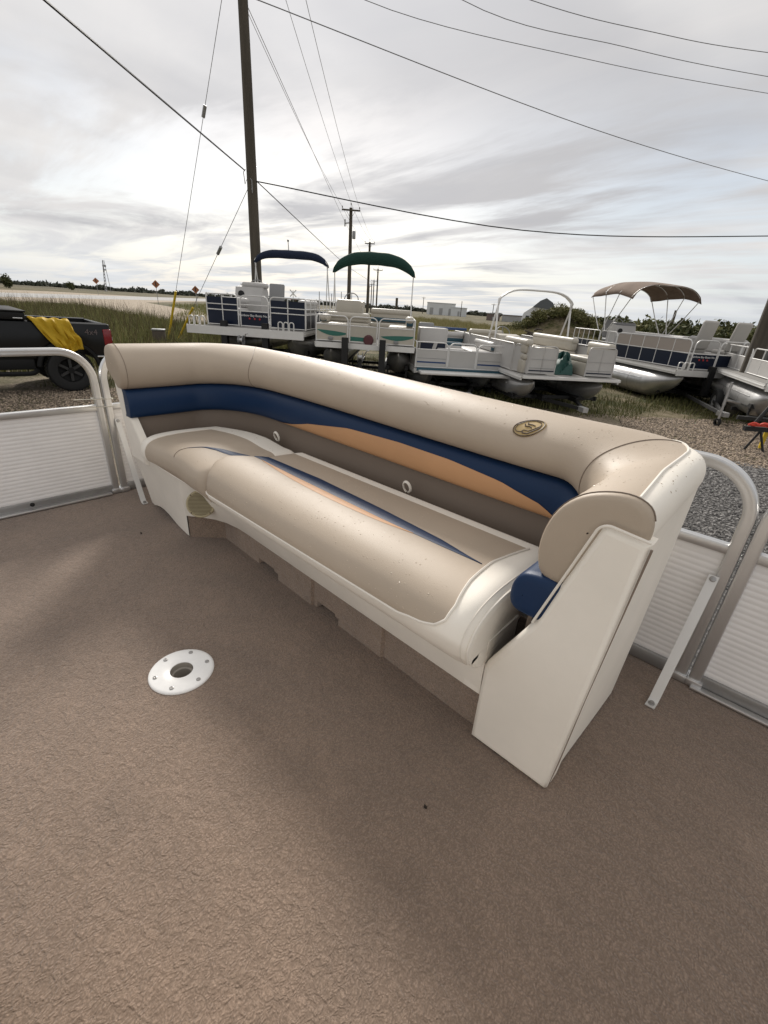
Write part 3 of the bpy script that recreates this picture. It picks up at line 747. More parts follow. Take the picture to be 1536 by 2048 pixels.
def brace(label, top, bot, w):
    root = empty('fence_brace', bot, 0, label, 'brace', 'flat braces holding the fence')
    t, b = Vector(top) - Vector(bot), Vector((0, 0, 0)); d = t.normalized(); wv = Vector(w).normalized()
    nn = d.cross(wv).normalized()
    m = MB(); rows = []
    foot = Vector((d.x, d.y, 0)).normalized() * -.030
    for p, tk in ((b + foot + Vector((0, 0, .005)), 0), (b + Vector((0, 0, .006)), 0), (b + d * .02 + Vector((0, 0, .004)), 0), (t * .5, 0), (t * .94, 0), (t, 0)):
        rows.append(p)
    pts = fillet(rows, .008, 3); rr = []
    for i, p in enumerate(pts):
        T = (pts[min(i + 1, len(pts) - 1)] - pts[max(i - 1, 0)]).normalized(); N = T.cross(wv).normalized()
        rr.append([p + wv * .0125 + N * .002, p - wv * .0125 + N * .002, p - wv * .0125 - N * .002, p + wv * .0125 - N * .002])
    m.grid(rr, smooth=False, closed_u=True); m.add(rr[0], [(0, 1, 2, 3)]); m.add(rr[-1], [(3, 2, 1, 0)])
    m.build('strap', 'alu_white', root)
    for c, ax_ in ((b + foot * .55 + Vector((0, 0, .007)), Vector((0, 0, 1))), (t * .975, nn if nn.dot(Vector((0, 0, 1)) * .2 + Vector((.6, -.6, 0))) > 0 else -nn)):
        mm_ = MB(); mm_.lathe([(.0085, 0), (.0085, .002), (.006, .003), (.006, .006), (.0005, .0065)], 10, Matrix.Translation(c + ax_ * .002) @ ax_.to_track_quat('Z', 'Y').to_matrix().to_4x4())
        mm_.build('bolt', 'screw', root)
brace('flat aluminium brace strap at the left end of the bench', (-2.522, .752, .395), (-2.318, .742, .0), (0, 1, 0))
brace('flat aluminium brace strap on the carpet at the right end of the bench', (-.022, 1.432, .375), (-.034, 1.275, .0), (1, 0, 0))
# cable ties round the two left posts
for z, lab, tl in ((.500, 'upper clear cable tie round the two left fence posts', .10), (.462, 'lower clear cable tie round the two left fence posts', .13)):
    m = MB(); w = .021
    m.tube(fillet([(-2.545 - w, .665, z), (-2.545 + w, .665, z), (-2.545 + w, .752, z - .004), (-2.545 - w, .752, z - .004), (-2.545 - w, .664, z)], .008, 3), .0022, 6)
    m.tube([(-2.545 + w, .668, z), (-2.50, .63, z + .008), (-2.47, .60 - tl * .3, z + .016)], .0022, 6)
    o = m.build('cable_tie', 'plastic_clear'); tag(o, lab, 'cable tie', 'cable ties on the fence posts')
# the corner of the facing seat, at the very edge of the view
sb = empty('facing_seat', (-.10, -.45, 0), 0, 'white seat base at the bottom left corner of the picture', 'seat')
m = MB(); m.rbox(-.54, .70, -.33, .312, .003, .30, .02); m.build('base', 'shell_white', sb)
m = MB(); m.rbox(-.55, .71, -.34, .318, .30, .40, .04, seg=4); m.build('cushion', 'vinyl_white', sb)
# ================================================================== ground, roads, grass
def ground_mat(name, stops, scale, bump, big=None, st=None):
    m = bpy.data.materials.new(name); m.use_nodes = True; t = m.node_tree; b = t.nodes['Principled BSDF']
    b.inputs['Roughness'].default_value = .95; b.inputs['Specular IOR Level'].default_value = .2
    tcn = t.nodes.new('ShaderNodeTexCoord'); v = tcn.outputs['Object']
    def N(sc, d=6, ro=.65):
        n = t.nodes.new('ShaderNodeTexNoise'); n.inputs['Scale'].default_value = sc; n.inputs['Detail'].default_value = d; n.inputs['Roughness'].default_value = ro
        t.links.new(v, n.inputs['Vector']); return n.outputs[0]
    r = t.nodes.new('ShaderNodeValToRGB'); e = r.color_ramp.elements
    while len(e) < len(stops): e.new(.5)
    for i, (p, c) in enumerate(stops): e[i].position = p; e[i].color = (*c, 1)
    t.links.new(N(scale), r.inputs[0]); c = r.outputs[0]
    if big:
        r2 = t.nodes.new('ShaderNodeValToRGB'); r2.color_ramp.elements[0].position = .42; r2.color_ramp.elements[1].position = .58
        t.links.new(N(big[0], 4), r2.inputs[0]); mx = t.nodes.new('ShaderNodeMix'); mx.data_type = 'RGBA'
        t.links.new(r2.outputs[0], mx.inputs[0]); t.links.new(c, mx.inputs[6])
        r3 = t.nodes.new('ShaderNodeValToRGB'); r3.color_ramp.elements[0].position = .35; r3.color_ramp.elements[1].position = .65
        r3.color_ramp.elements[0].color = (*big[1], 1); r3.color_ramp.elements[1].color = (*big[2], 1); t.links.new(N(scale * 1.3), r3.inputs[0])
        t.links.new(r3.outputs[0], mx.inputs[7]); c = mx.outputs[2]
    t.links.new(c, b.inputs['Base Color'])
    bn = t.nodes.new('ShaderNodeBump'); bn.inputs['Strength'].default_value = bump[1]; bn.inputs['Distance'].default_value = bump[2]
    t.links.new(N(bump[0], 5, .7), bn.inputs['Height']); t.links.new(bn.outputs[0], b.inputs['Normal']); MATS[name] = m
ground_mat('earth', [(.3, (.05, .05, .024)), (.5, (.10, .09, .045)), (.7, (.16, .13, .075))], .12, (3, .6, .08), (.03, (.075, .07, .036), (.19, .15, .09)))
ground_mat('gravel_tan', [(.33, (.12, .095, .074)), (.5, (.27, .22, .17)), (.66, (.46, .385, .305))], 14, (22, 1.0, .03), (.45, (.075, .078, .035), (.20, .17, .105)))
ground_mat('gravel_dark', [(.33, (.035, .034, .034)), (.5, (.11, .105, .10)), (.68, (.28, .27, .26))], 24, (30, 1.0, .03))
ground_mat('gravel_road', [(.35, (.27, .22, .165)), (.65, (.42, .355, .275))], 1.2, (4, .5, .03))
ground_mat('asphalt_pale', [(.35, (.34, .335, .325)), (.65, (.44, .43, .415))], .5, (20, .2, .01))
ground_mat('field_far', [(.35, (.05, .048, .025)), (.65, (.13, .105, .062))], .05, (.6, .5, .1))
ground_mat('rough_grass', [(.32, (.022, .026, .010)), (.5, (.055, .058, .020)), (.68, (.12, .10, .048))], 2.6, (9, 1, .06), (.6, (.12, .10, .055), (.22, .18, .12)))
def sheet(name, pts, mat, z): 
    m = MB(); m.add([(x, y, 0) for x, y in pts], [tuple(range(len(pts)))]); o = m.build(name, mat, None, recalc=False); o.location = (0, 0, z)
    if o.data.polygons[0].normal.z < 0: o.data.flip_normals()
    tag(o, kind='structure'); return o
S = 2600
sheet('ground', [(-S, -S), (S, -S), (S, S), (-S, S)], 'earth', GZ)
sheet('gravel_lot', [(-24, -18), (9, -18), (12, 15), (4, 16.5), (-5, 17), (-15, 15), (-19.5, 8), (-23, 3)], 'gravel_tan', GZ + .004)
sheet('grass_strip_ground', [(-13.5, 3.0), (-11.2, 3.9), (-8.2, 9.0), (-4.6, 11.2), (-2.3, 12.6), (-1.2, 15), (0, 24), (-8, 40), (-24, 40), (-22, 16)], 'rough_grass', GZ + .008)
sheet('dark_gravel', [(-1.9, 1.6), (9, 1.6), (9, 10.2), (1.0, 10.2), (-.4, 9.8), (-1.4, 8.9), (-1.9, 7.5)], 'gravel_dark', GZ + .008)
sheet('gravel_road', [(-150, 24), (-85.6, 13.3), (-71.6, 11.2), (-70, 16.6), (-55, 18), (-43, 16.5), (-34, 16.5), (-27, 19), (-31, 26), (-54, 28.3), (-94, 36.4), (-150, 78), (-170, 90), (-170, 40)], 'gravel_road', GZ + .004)
sheet('paved_road', [(-70, -40), (-85.6, 13.8), (-103.7, 31.8), (-149.7, 77.9), (-260, 190), (-330, 190), (-240, 125), (-146, 45), (-115, 18.7), (-92, -40)], 'asphalt_pale', GZ + .010)
sheet('far_field', [(-700, -60), (-235, 20), (-275, 84), (-560, 290), (-1500, 900), (-1500, -60)], 'field_far', GZ + .004)

# blades of grass: one mesh per area
def blades(name, n, sampler, h, w, mat, seed, lean=.35, clump=0):
    rg = np.random.default_rng(seed); xy = sampler(rg, n); n = len(xy)
    hh = h[0] + (h[1] - h[0]) * rg.random(n) ** 1.5
    if clump:
        g = np.sin(xy[:, 0] * 1.7 + np.sin(xy[:, 1] * 1.1)) * np.cos(xy[:, 1] * 1.3 + xy[:, 0] * .4); hh *= .72 + .42 * g * clump
    a = rg.random(n) * 2 * np.pi; l = lean * hh * (rg.random(n) + .3); b = rg.random(n) * 2 * np.pi
    ww = w * (.6 + .8 * rg.random(n)); dx, dy = np.cos(a) * ww, np.sin(a) * ww; lx, ly = np.cos(b) * l, np.sin(b) * l
    z0 = np.full(n, GZ)
    P = np.empty((n, 5, 3))
    P[:, 0] = np.stack([xy[:, 0] - dx, xy[:, 1] - dy, z0], 1); P[:, 1] = np.stack([xy[:, 0] + dx, xy[:, 1] + dy, z0], 1)
    P[:, 2] = np.stack([xy[:, 0] + dx * .7 + lx * .35, xy[:, 1] + dy * .7 + ly * .35, z0 + hh * .6], 1)
    P[:, 3] = np.stack([xy[:, 0] - dx * .7 + lx * .35, xy[:, 1] - dy * .7 + ly * .35, z0 + hh * .6], 1)
    P[:, 4] = np.stack([xy[:, 0] + lx, xy[:, 1] + ly, z0 + hh], 1)
    base = np.arange(n)[:, None] * 5
    F = np.concatenate([base + [0, 1, 2], base + [0, 2, 3], base + [3, 2, 4]])
    o = npmesh(name, P.reshape(-1, 3), F, mat); tag(o, None, None, None, 'stuff'); return o
def polar(az0, az1, d0, d1, p=1.0):
    def f(rg, n):
        az = np.radians(az0 + (az1 - az0) * rg.random(n)); d = d0 + (d1 - d0) * rg.random(n) ** p
        return np.stack([np.sin(az) * d, np.cos(az) * d], 1)
    return f
def poly_s(pts, w=None):
    P = np.array(pts)
    def f(rg, n):
        q = P.min(0) + (P.max(0) - P.min(0)) * rg.random((n * 2, 2)); ins = np.zeros(len(q), bool); j = len(P) - 1
        for i in range(len(P)):
            c = ((P[i, 1] > q[:, 1]) != (P[j, 1] > q[:, 1])) & (q[:, 0] < (P[j, 0] - P[i, 0]) * (q[:, 1] - P[i, 1]) / (P[j, 1] - P[i, 1] + 1e-12) + P[i, 0]); ins ^= c; j = i
        q = q[ins]
        if w is not None: q = q[rg.random(len(q)) < w(q)]
        return q[:n]
    return f
pm('grass_green', (.135, .17, .045), rough=.8, rnd=.5, col2=(.30, .26, .12), spec=.2)
pm('grass_dry', (.20, .19, .075), rough=.85, rnd=.5, col2=(.36, .30, .16), spec=.2)
pm('grass_dark', (.075, .09, .03), rough=.8, rnd=.5, col2=(.18, .165, .07), spec=.2)
pm('weed_stalk', (.13, .105, .06), rough=.9, rnd=.4, spec=.1)
vg = [(-14.2, 3.4), (-13.5, -2), (-30, -4), (-52, 5), (-56, 15.5), (-42, 14.5), (-32, 14.8), (-27, 17), (-24, 22), (-16, 15), (-13.8, 8.5)]
o = blades('verge_grass', 46000, poly_s(vg), (.35, 1.0), .011, 'grass_green', 11, .4, 1.0); tag(o, 'tall green grass along the verge behind the black truck', 'grass')
o = blades('verge_grass_dark', 34000, poly_s(vg), (.3, .95), .016, 'grass_dark', 12, .6, .8); tag(o, 'dark undergrowth leaves in the verge behind the black truck', 'grass')
o = blades('verge_seed_stalks', 5200, poly_s(vg), (.9, 1.6), .007, 'weed_stalk', 13, .25); tag(o, 'thin dry weed stalks rising above the verge grass', 'weeds')
fld = [(-31, 26), (-60, 40), (-80, 75), (-60, 86), (-36, 66), (-24, 52), (-18, 50), (-13, 44), (-5, 34), (0, 26), (-1.5, 17.5), (-9, 16.8), (-14, 16), (-22, 20)]
o = blades('field_grass', 60000, poly_s(fld), (.35, .95), .016, 'grass_dry', 14, .4, 1.0); tag(o, 'tall yellow-green grass in the field behind the boats', 'grass')
o = blades('field_grass_green', 26000, poly_s(fld), (.25, .75), .022, 'grass_green', 15, .6, 1.0); tag(o, 'lower green weeds mixed into the field grass behind the boats', 'grass')
low = [(-12.5, 2.2), (-10.8, 4.2), (-8.2, 8.2), (-4.6, 10.4), (-2.2, 12.2), (-1.0, 14), (1, 18), (-10, 18), (-15, 14), (-13.5, 6)]
o = blades('lot_grass', 30000, poly_s(low, lambda q: (np.sin(q[:, 0] * 1.3 + 1) * np.sin(q[:, 1] * 1.1) > -.35) * .9 + .1), (.06, .26), .007, 'grass_dark', 16, .6); tag(o, 'short grass growing through the gravel under the boats', 'grass')  # darker blade colour stands in for the deep shade under the boats
isl = [(-44, 19), (-58, 27.5), (-80, 34.5), (-95, 46), (-120, 70), (-70, 62), (-33, 27)]
o = blades('road_island_grass', 16000, poly_s(isl), (.25, .6), .02, 'grass_green', 17, .5); tag(o, 'grass patch between the gravel approach and the paved road', 'grass')
# gravel stones
def stones(name, n, sampler, r0, r1, mat, seed):
    rg = np.random.default_rng(seed); xy = sampler(rg, n); n = len(xy); r_ = r0 + (r1 - r0) * rg.random(n) ** 2
    o6 = np.array([(1, 0, 0), (-1, 0, 0), (0, 1, 0), (0, -1, 0), (0, 0, 1), (0, 0, -.6)]); F8 = np.array([(0, 2, 4), (2, 1, 4), (1, 3, 4), (3, 0, 4), (2, 0, 5), (1, 2, 5), (3, 1, 5), (0, 3, 5)])
    V_ = o6[None] * (r_[:, None, None] * (.55 + .9 * rg.random((n, 6, 1))))
    a = rg.random(n) * 6.28; c, s_ = np.cos(a), np.sin(a); X = V_[..., 0] * c[:, None] - V_[..., 1] * s_[:, None]; Y = V_[..., 0] * s_[:, None] + V_[..., 1] * c[:, None]
    P = np.stack([X + xy[:, :1], Y + xy[:, 1:], V_[..., 2] * .75 + GZ + .012], 2)
    o = npmesh(name, P.reshape(-1, 3), (np.arange(n)[:, None, None] * 6 + F8[None]).reshape(-1, 3), mat); tag(o, None, None, None, 'stuff'); return o
pm('stone_grey', (.34, .325, .31), rough=.9, rnd=.5, col2=(.055, .053, .052))
pm('stone_tan', (.46, .365, .275), rough=.9, rnd=.5, col2=(.10, .08, .062))
o = stones('grey_stones', 22000, poly_s([(-1.6, 4.6), (1.6, 4.6), (1.2, 9.9), (-.5, 9.8), (-1.3, 8.8)]), .008, .024, 'stone_grey', 21); tag(o, 'loose dark grey gravel stones beyond the right fence', 'gravel')
o = stones('tan_stones', 22000, poly_s([(-1.4, 9.2), (1.0, 10), (1.2, 14.5), (-1, 14.5), (-3.2, 12), (-2.4, 10)]), .010, .030, 'stone_tan', 22); tag(o, 'loose tan gravel stones around the trailer jacks', 'gravel')
o = stones('tan_stones_left', 9000, poly_s([(-12.5, .6), (-8.8, .3), (-8.8, 3.4), (-11.4, 4.2)]), .010, .030, 'stone_tan', 23); tag(o, 'loose tan gravel stones beside the black truck', 'gravel')

# ---- foliage masses
def leaves(center, rad, n, size, rg, shell=.55):
    d = rg.normal(size=(n, 3)); d /= np.linalg.norm(d, axis=1)[:, None]; r_ = shell + (1 - shell) * rg.random(n) ** .6
    lump = 1 + .22 * np.sin(d[:, 0] * 5 + center[0]) * np.sin(d[:, 1] * 6 + center[1]) + .16 * np.sin(d[:, 2] * 9 + center[0] * 3) * np.cos(d[:, 0] * 8)
    p = d * r_[:, None] * lump[:, None] * np.array(rad) + np.array(center)
    p = p[p[:, 2] > GZ]; n = len(p)
    a = rg.normal(size=(n, 3)); a /= np.linalg.norm(a, axis=1)[:, None]; b = np.cross(a, rg.normal(size=(n, 3))); b /= np.linalg.norm(b, axis=1)[:, None]
    s_ = size * (.5 + rg.random(n))[:, None]
    P = np.stack([p - a * s_, p + b * s_ * .45, p + a * s_, p - b * s_ * .45], 1); return P.reshape(-1, 3), np.arange(n * 4).reshape(-1, 4)
pm('leaf_mid', (.085, .10, .035), rough=.75, rnd=.5, col2=(.19, .175, .075), spec=.25)
pm('leaf_dark', (.045, .058, .024), rough=.75, rnd=.5, col2=(.12, .12, .05), spec=.25)
pm('leaf_mound', (.10, .115, .04), rough=.75, rnd=.5, col2=(.21, .19, .085), spec=.25)
pm('bark', (.10, .08, .06), rough=.9, bump=(20, .5, .01))
def bush(loc, rad, n, size, mat, lab, seed, name='bush', grp=None, cat='bush'):
    rg = np.random.default_rng(seed); root = empty(name, (loc[0], loc[1], GZ), 0, lab, cat, grp); c0 = np.array((loc[0], loc[1], GZ))
    PV, PF, k = [], [], 0
    for j in range(6):
        a = rg.random() * 6.28; q = (loc[0] + .45 * rad[0] * math.cos(a) * rg.random(), loc[1] + .45 * rad[1] * math.sin(a) * rg.random(), loc[2] + rad[2] * (rg.random() - .45) * .7)
        v, f = leaves(q, np.array(rad) * (.5 + .35 * rg.random()), n // 6, size, rg); PV.append(v - c0); PF.append(f + k); k += len(v)
    npmesh('crown', np.concatenate(PV), np.concatenate(PF), mat, root)
    m = MB()
    for j in range(3):
        a = j * 2.1 + seed; m.tube([(.1 * math.cos(a), .1 * math.sin(a), 0), (.25 * rad[0] * math.cos(a), .25 * rad[1] * math.sin(a), max(.2, (loc[2] - GZ) * .9))], [.05, .02], 5)
    m.build('trunk', 'bark', root)
# overgrown earth mound behind the bare-framed boat
m = MB(); rows = []
for k in range(15):
    rr = k / 14; rows.append([(-26.4 + 8.2 * rr * math.cos(a) * (1 + .12 * math.sin(3 * a)), 64 + 6 * rr * math.sin(a), GZ - .05 + 3.1 * (.5 + .5 * math.cos(math.pi * rr)) * (1 + .06 * math.sin(5 * a + k))) for a in np.linspace(0, 2 * math.pi, 37)[:-1]])
m.grid(rows, closed_u=True); mound = m.build('earth_mound', 'rough_grass'); tag(mound, 'low earth mound overgrown with bushes', 'mound', None, 'structure')
rg0 = np.random.default_rng(5)
mb_pts = [(lerp(-33.5, -19.5, t) + .5 * math.sin(9 * t), 60.4 + 2.2 * ((k * 7) % 5) / 5 + 1.5 * t, 0) for k, t in enumerate(np.linspace(0, 1, 16))]
mb_pts = [(x, y, GZ + .25 + 2.75 * math.exp(-((x + 26.2) / 4.2) ** 2)) for x, y, z in mb_pts]
mlab = ['green bush on the earth mound, number %s from its left foot' % w for w in ('one', 'two', 'three', 'four', 'five', 'six', 'seven', 'eight', 'nine', 'ten', 'eleven', 'twelve', 'thirteen', 'fourteen', 'fifteen', 'sixteen')]
for i, p in enumerate(mb_pts):
    bush(p, (1.5, 1.2, .55 + .3 * (i % 3) / 2), 1300, .12, 'leaf_mound', mlab[i], 100 + i, grp='bushes on the earth mound')
for i in range(11):
    az = R(-14.5 + i * 1.55 + rg0.random() * .6); d = 36 + 6 * rg0.random()
    bush((math.sin(az) * d, math.cos(az) * d, .05 + .5 * rg0.random()), (1.9, 1.4, 1.15), 1600, .15, 'leaf_dark' if i % 3 else 'leaf_mid', 'dark green bush, %s from the left in the row beyond the tan-topped boat' % ('first', 'second', 'third', 'fourth', 'fifth', 'sixth', 'seventh', 'eighth', 'ninth', 'tenth', 'last')[i], 130 + i, grp='bush row at the right')
# far tree lines
def treeline(name, lab, az0, az1, d, h0, h1, n, size, mat, seed):
    rg = np.random.default_rng(seed); PV, PF, k = [], [], 0; cnt = int(abs(az1 - az0) * 3.2)
    for j in range(cnt):
        az = R(az0 + (az1 - az0) * (j + rg.random()) / cnt); dd = d * (.92 + .16 * rg.random()); h = h0 + (h1 - h0) * rg.random() ** 2
        v, f = leaves((math.sin(az) * dd, math.cos(az) * dd, GZ + h * .45), (d * .009 * (1 + rg.random()), d * .006, h * .55), n, size, rg, .3); PV.append(v); PF.append(f + k); k += len(v)
    o = npmesh(name, np.concatenate(PV), np.concatenate(PF), mat); tag(o, lab, 'trees', None, 'stuff')
pm('far_leaf', (.055, .062, .045), rough=.9, rnd=.4, col2=(.10, .105, .085), spec=.1)
treeline('far_tree_line', 'far tree line along the horizon at the left', -86, -58, 420, 1.6, 4.0, 70, 1.2, 'far_leaf', 31)
treeline('far_tree_line_middle', 'far tree line along the horizon behind the poles', -58, -30, 380, 1.4, 3.6, 70, 1.1, 'far_leaf', 32)
treeline('far_tree_line_right', 'far dark tree line along the horizon at the right', -26, 8, 190, 2.2, 4.4, 110, .7, 'leaf_dark', 33)
for i, (az, d, h, lab) in enumerate(((-81.3, 190, 4.4, 'tall dark tree on the horizon at the far left edge'), (-80.0, 192, 3.4, 'smaller dark tree beside the tall one at the far left edge'), (-75.2, 260, 3.0, 'small pointed tree on the left horizon near the lattice tower'))):
    p = (math.sin(R(az)) * d, math.cos(R(az)) * d, GZ + h * .55); bush(p, (h * .5, h * .5, h * .5), 900, .35, 'leaf_dark', lab, 160 + i, name='far_tree', cat='tree')
# pile of old logs in front of the mound
root = empty('log_pile', (-19.2, 40.6, GZ), 0, 'pile of dark broken timber lying in the field grass', 'wood pile')
pm('old_wood', (.05, .042, .036), rough=.9, rnd=.5, col2=(.13, .105, .085))
for k in range(34):
    a = rg0.uniform(-.5, .5) + .7; L = rg0.uniform(.5, 1.1); x, y, z = rg0.uniform(-1.1, 1.1), rg0.uniform(-.5, .5), 0
    z = .35 + .85 * rg0.random() * (1 - abs(x) / 1.35); t = rg0.uniform(-.35, .35)
    m = MB(); m.tube([(x - L * math.cos(a) / 2, y - L * math.sin(a) / 2, z - t * L / 2), (x, y, z + .02), (x + L * math.cos(a) / 2, y + L * math.sin(a) / 2, z + t * L / 2)], [.07, .085, .06], 6); m.build('log', 'old_wood', root)
# far buildings
pm('bldg_white', (.62, .63, .63), rough=.7, var=(.4, .08)); pm('bldg_roof', (.09, .10, .105), rough=.6); pm('bldg_brown', (.17, .13, .115), rough=.8, var=(.6, .3)); pm('bldg_grey', (.36, .36, .355), rough=.8, var=(.5, .2)); pm('glass_dark', (.02, .025, .03), rough=.15)
def far_building(loc, az, w, d, h, mat, lab, name, roofmat='bldg_white', doors=2, gable=0.0):
    root = empty(name, (loc[0], loc[1], GZ), R(-az), lab, 'building')
    m = MB(); m.box(-w / 2, w / 2, 0, d, 0, h); m.build('wall', mat, root)
    m = MB()
    if gable: m.prism([(-w / 2 - .2, h + .01), (w / 2 + .2, h + .01), (0, h + gable)], -.2, d + .2, 'y')
    else: m.box(-w / 2 - .15, w / 2 + .15, -.15, d + .15, h + .01, h + .25)
    m.build('roof', roofmat, root)
    for k in range(doors):
        m = MB(); x = lerp(-w / 2, w / 2, (k + .5) / doors); m.box(x - w * .06, x + w * .06, -.05, -.01, 0.1, h * .6); m.build('door', 'bldg_grey', root)
far_building((-131, 177, 0), -36.5, 12.5, 10, 4.8, 'bldg_white', 'long low white building on the horizon beyond the field', 'white_building', doors=3)
far_building((-124.5, 181.5, 0), -34.5, 7.0, 9, 3.4, 'bldg_white', 'smaller white shed beside the long white building', 'white_shed', doors=1)
far_building((-81.5, 138.5, 0), -30.5, 4.2, 4, 2.0, 'bldg_brown', 'brown shed on the horizon left of the domed store', 'brown_shed', 'bldg_grey', 1)
far_building((-76.3, 141, 0), -28.4, 6.0, 4, 1.8, 'bldg_grey', 'grey shed on the horizon beside the brown shed', 'grey_shed', 'bldg_brown', 2)
root = empty('domed_store', (-73, 153.5, GZ), R(25.4), 'domed storage building with dark grey roof and white front wall', 'building')
m = MB(); m.prism([(-6.2, 0), (4.6, 0), (4.6, 4.4), (1.2, 7.4), (-2.2, 5.2), (-5.2, 3.0)], 0, 8, 'y'); m.build('wall', 'bldg_white', root)
m = MB(); m.prism([(-2.6, 5.0), (4.9, 4.2), (3.4, 6.5), (1.2, 7.75), (-.6, 6.9)], -.5, 8.4, 'y'); m.build('roof', 'bldg_roof', root)
m = MB(); m.box(-4.4, -3.2, -.06, -.01, 0, 2.2); m.build('door', 'glass_dark', root)
# ================================================================== power lines, towers, signs
pm('pole_wood', (.095, .08, .06), rough=.9, col2=(.05, .042, .032), var=(6, .4), bump=(40, .6, .008), stretch=(1, 1, .06))
pm('pole_far', (.085, .070, .058), rough=.9)
pm('wire_black', (.02, .02, .022), rough=.5); pm('wire_grey', (.20, .20, .205), rough=.5, metal=.2)
pm('steel', (.30, .30, .30), rough=.5, metal=.6); pm('ceramic', (.10, .075, .06), rough=.3)
pm('guard_yellow', (.62, .43, .02), rough=.5); pm('sign_orange', (.26, .10, .04), rough=.6); pm('sign_white', (.72, .72, .72), rough=.5); pm('red_paint', (.45, .02, .02), rough=.4)
def utility_pole(loc, h, r0, r1, lab, arm=None, grp=None, extras=True, name='utility_pole', armz=None):
    root = empty(name, (loc[0], loc[1], GZ), 0, lab, 'utility pole', grp); mt = 'pole_wood' if r0 > .15 else 'pole_far'
    m = MB(); m.tube([(0, 0, -.1), (.01, 0, h * .3), (0, .01, h * .65), (0, 0, h)], [r0, lerp(r0, r1, .3), lerp(r0, r1, .65), r1], 14); m.build('post', mt, root)
    if arm:
        L, a, az = arm; c, s_ = math.cos(a), math.sin(a); T = Matrix.Translation((0, 0, az)) @ Matrix.Rotation(a, 4, 'Z')
        m = MB(); m.box(-L, L, -r1 - .09, -r1 - .005, -.06, .06, T); arm_o = m.build('crossarm', mt, root)
        for s2 in (-1, 1):
            m = MB(); m.tube([T @ Vector((s2 * L * .48, -r1 - .05, -.05)), T @ Vector((0, -r1 - .02, -.65))], .016 if r0 > .15 else .025, 5); m.build('brace', mt, arm_o)
        for x, zz_ in ((-L * .94, .06), (L * .94, .06)):
            m = MB(); m.lathe([(.012, 0), (.012, .07), (.045, .08), (.05, .13), (.03, .16), (.045, .18), (.02, .22), (.001, .23)], 8, T @ Matrix.Translation((x, -r1 - .05, zz_))); m.build('insulator', 'ceramic', arm_o)
        m = MB(); m.lathe([(.02, 0), (.02, .25), (.05, .27), (.05, .34), (.02, .4), (.001, .41)], 8, Matrix.Translation((0, 0, h - .02))); m.build('insulator', 'ceramic', root)
    return root
PA = (-14.33, 9.15)
armA = math.atan2(9.80 - 8.39, -13.89 + 14.79)
pa = utility_pole(PA, 11.9, .175, .120, 'tall weathered wooden utility pole behind the navy-panelled boat', (1.2, armA, 10.95))
for k, (z, dx) in enumerate(((5.5, -.16), (5.25, .17))):
    m = MB(); m.tube([(dx * .8, -.12, z + .06), (dx * 1.3, -.14, z), (dx * 1.15, -.12, z - .3), (dx * .75, -.1, z - .18)], .012, 6); m.build('cable_clamp', 'steel', pa)
p2 = utility_pole((-34.5, 31.9), 9.75, .20, .14, 'wooden utility pole with crossarm behind the green-topped boat', (.80, R(46), 9.55), 'poles along the line')
m = MB(); m.lathe([(.001, 0), (.14, .01), (.15, .05), (.15, .55), (.13, .62), (.001, .63)], 12, Matrix.Translation((.28, .18, 7.4))); m.build('transformer', 'steel', p2)
m = MB(); m.box(-.75, -.1, -.05, .05, 8.6, 8.68).box(-.78, -.72, -.05, .05, 8.4, 8.95); m.build('switch_bracket', 'steel', p2)
p3 = utility_pole((-53.1, 52.95), 10.35, .20, .15, 'second utility pole with crossarm, smaller and right of the first in line', (.72, R(46), 10.15), 'poles along the line')
p4 = utility_pole((-69.5, 71.9), 8.7, .17, .13, 'third slim utility pole with short crossarm, under the green canopy', (.9, R(46), 8.45), 'poles along the line')
for i, (x, y, h, lab) in enumerate(((-98.0, 100.0, 8.5, 'distant thin pole, tallest of the far group under the green canopy'), (-110.5, 111.8, 8.3, 'distant thin pole, second of the far group under the green canopy'), (-124.2, 124.5, 8.4, 'distant thin pole, shortest of the far group under the green canopy'))):
    utility_pole((x, y), h, .17, .13, lab, (.8, R(46), h - .25), 'poles along the line')
for i, (az, d, h) in enumerate(((-50.6, 210, 6.0), (-49.2, 215, 5.6), (-48.1, 205, 6.4), (-38.6, 230, 7.0), (-34.2, 210, 6.0), (-30.6, 200, 5.6), (-12.4, 60, 3.6))):
    utility_pole((math.sin(R(az)) * d, math.cos(R(az)) * d), h, .16, .12, ['far pole left of the green-topped boat on the horizon', 'far pole behind the beige console, second from left', 'far pole behind the beige console, third from left', 'far pole with crossarm left of the white building', 'far pole in front of the white building', 'far pole right of the white buildings', 'thin bare pole rising above the bushes behind the tan-topped boat'][i], (.9, R(40), h - .3) if i in (3, 5) else None)
utility_pole((-39.9, 44.8), 3.1, .16, .15, 'short wooden post standing in the field behind the green-topped boat', None, name='wooden_post')
utility_pole((-1.28, 15.2), 9.0, .205, .14, 'wooden utility pole leaning in at the right edge of the picture', (1.2, R(20), 8.6))
def wire(name, pts, r, mat, lab, sag=0.0, cat='wire', grp=None):
    P = [Vector(p) for p in pts]
    if len(P) == 2:
        P = [P[0].lerp(P[1], t) - Vector((0, 0, 4 * sag * t * (1 - t))) for t in np.linspace(0, 1, 25)]
    else: P = [Vector(p) for p in spline([tuple(p) for p in P], 8)]
    m = MB(); m.tube(P, r, 5); o = m.build(name, mat); tag(o, lab, cat, grp); return o
u = Vector((math.cos(armA), math.sin(armA), 0)); top = Vector((*PA, GZ))
aL, aC, aR = top + u * -1.13 + Vector((0, 0, 11.15)), top + Vector((0, 0, 12.25)), top + u * 1.13 + Vector((0, 0, 11.15))
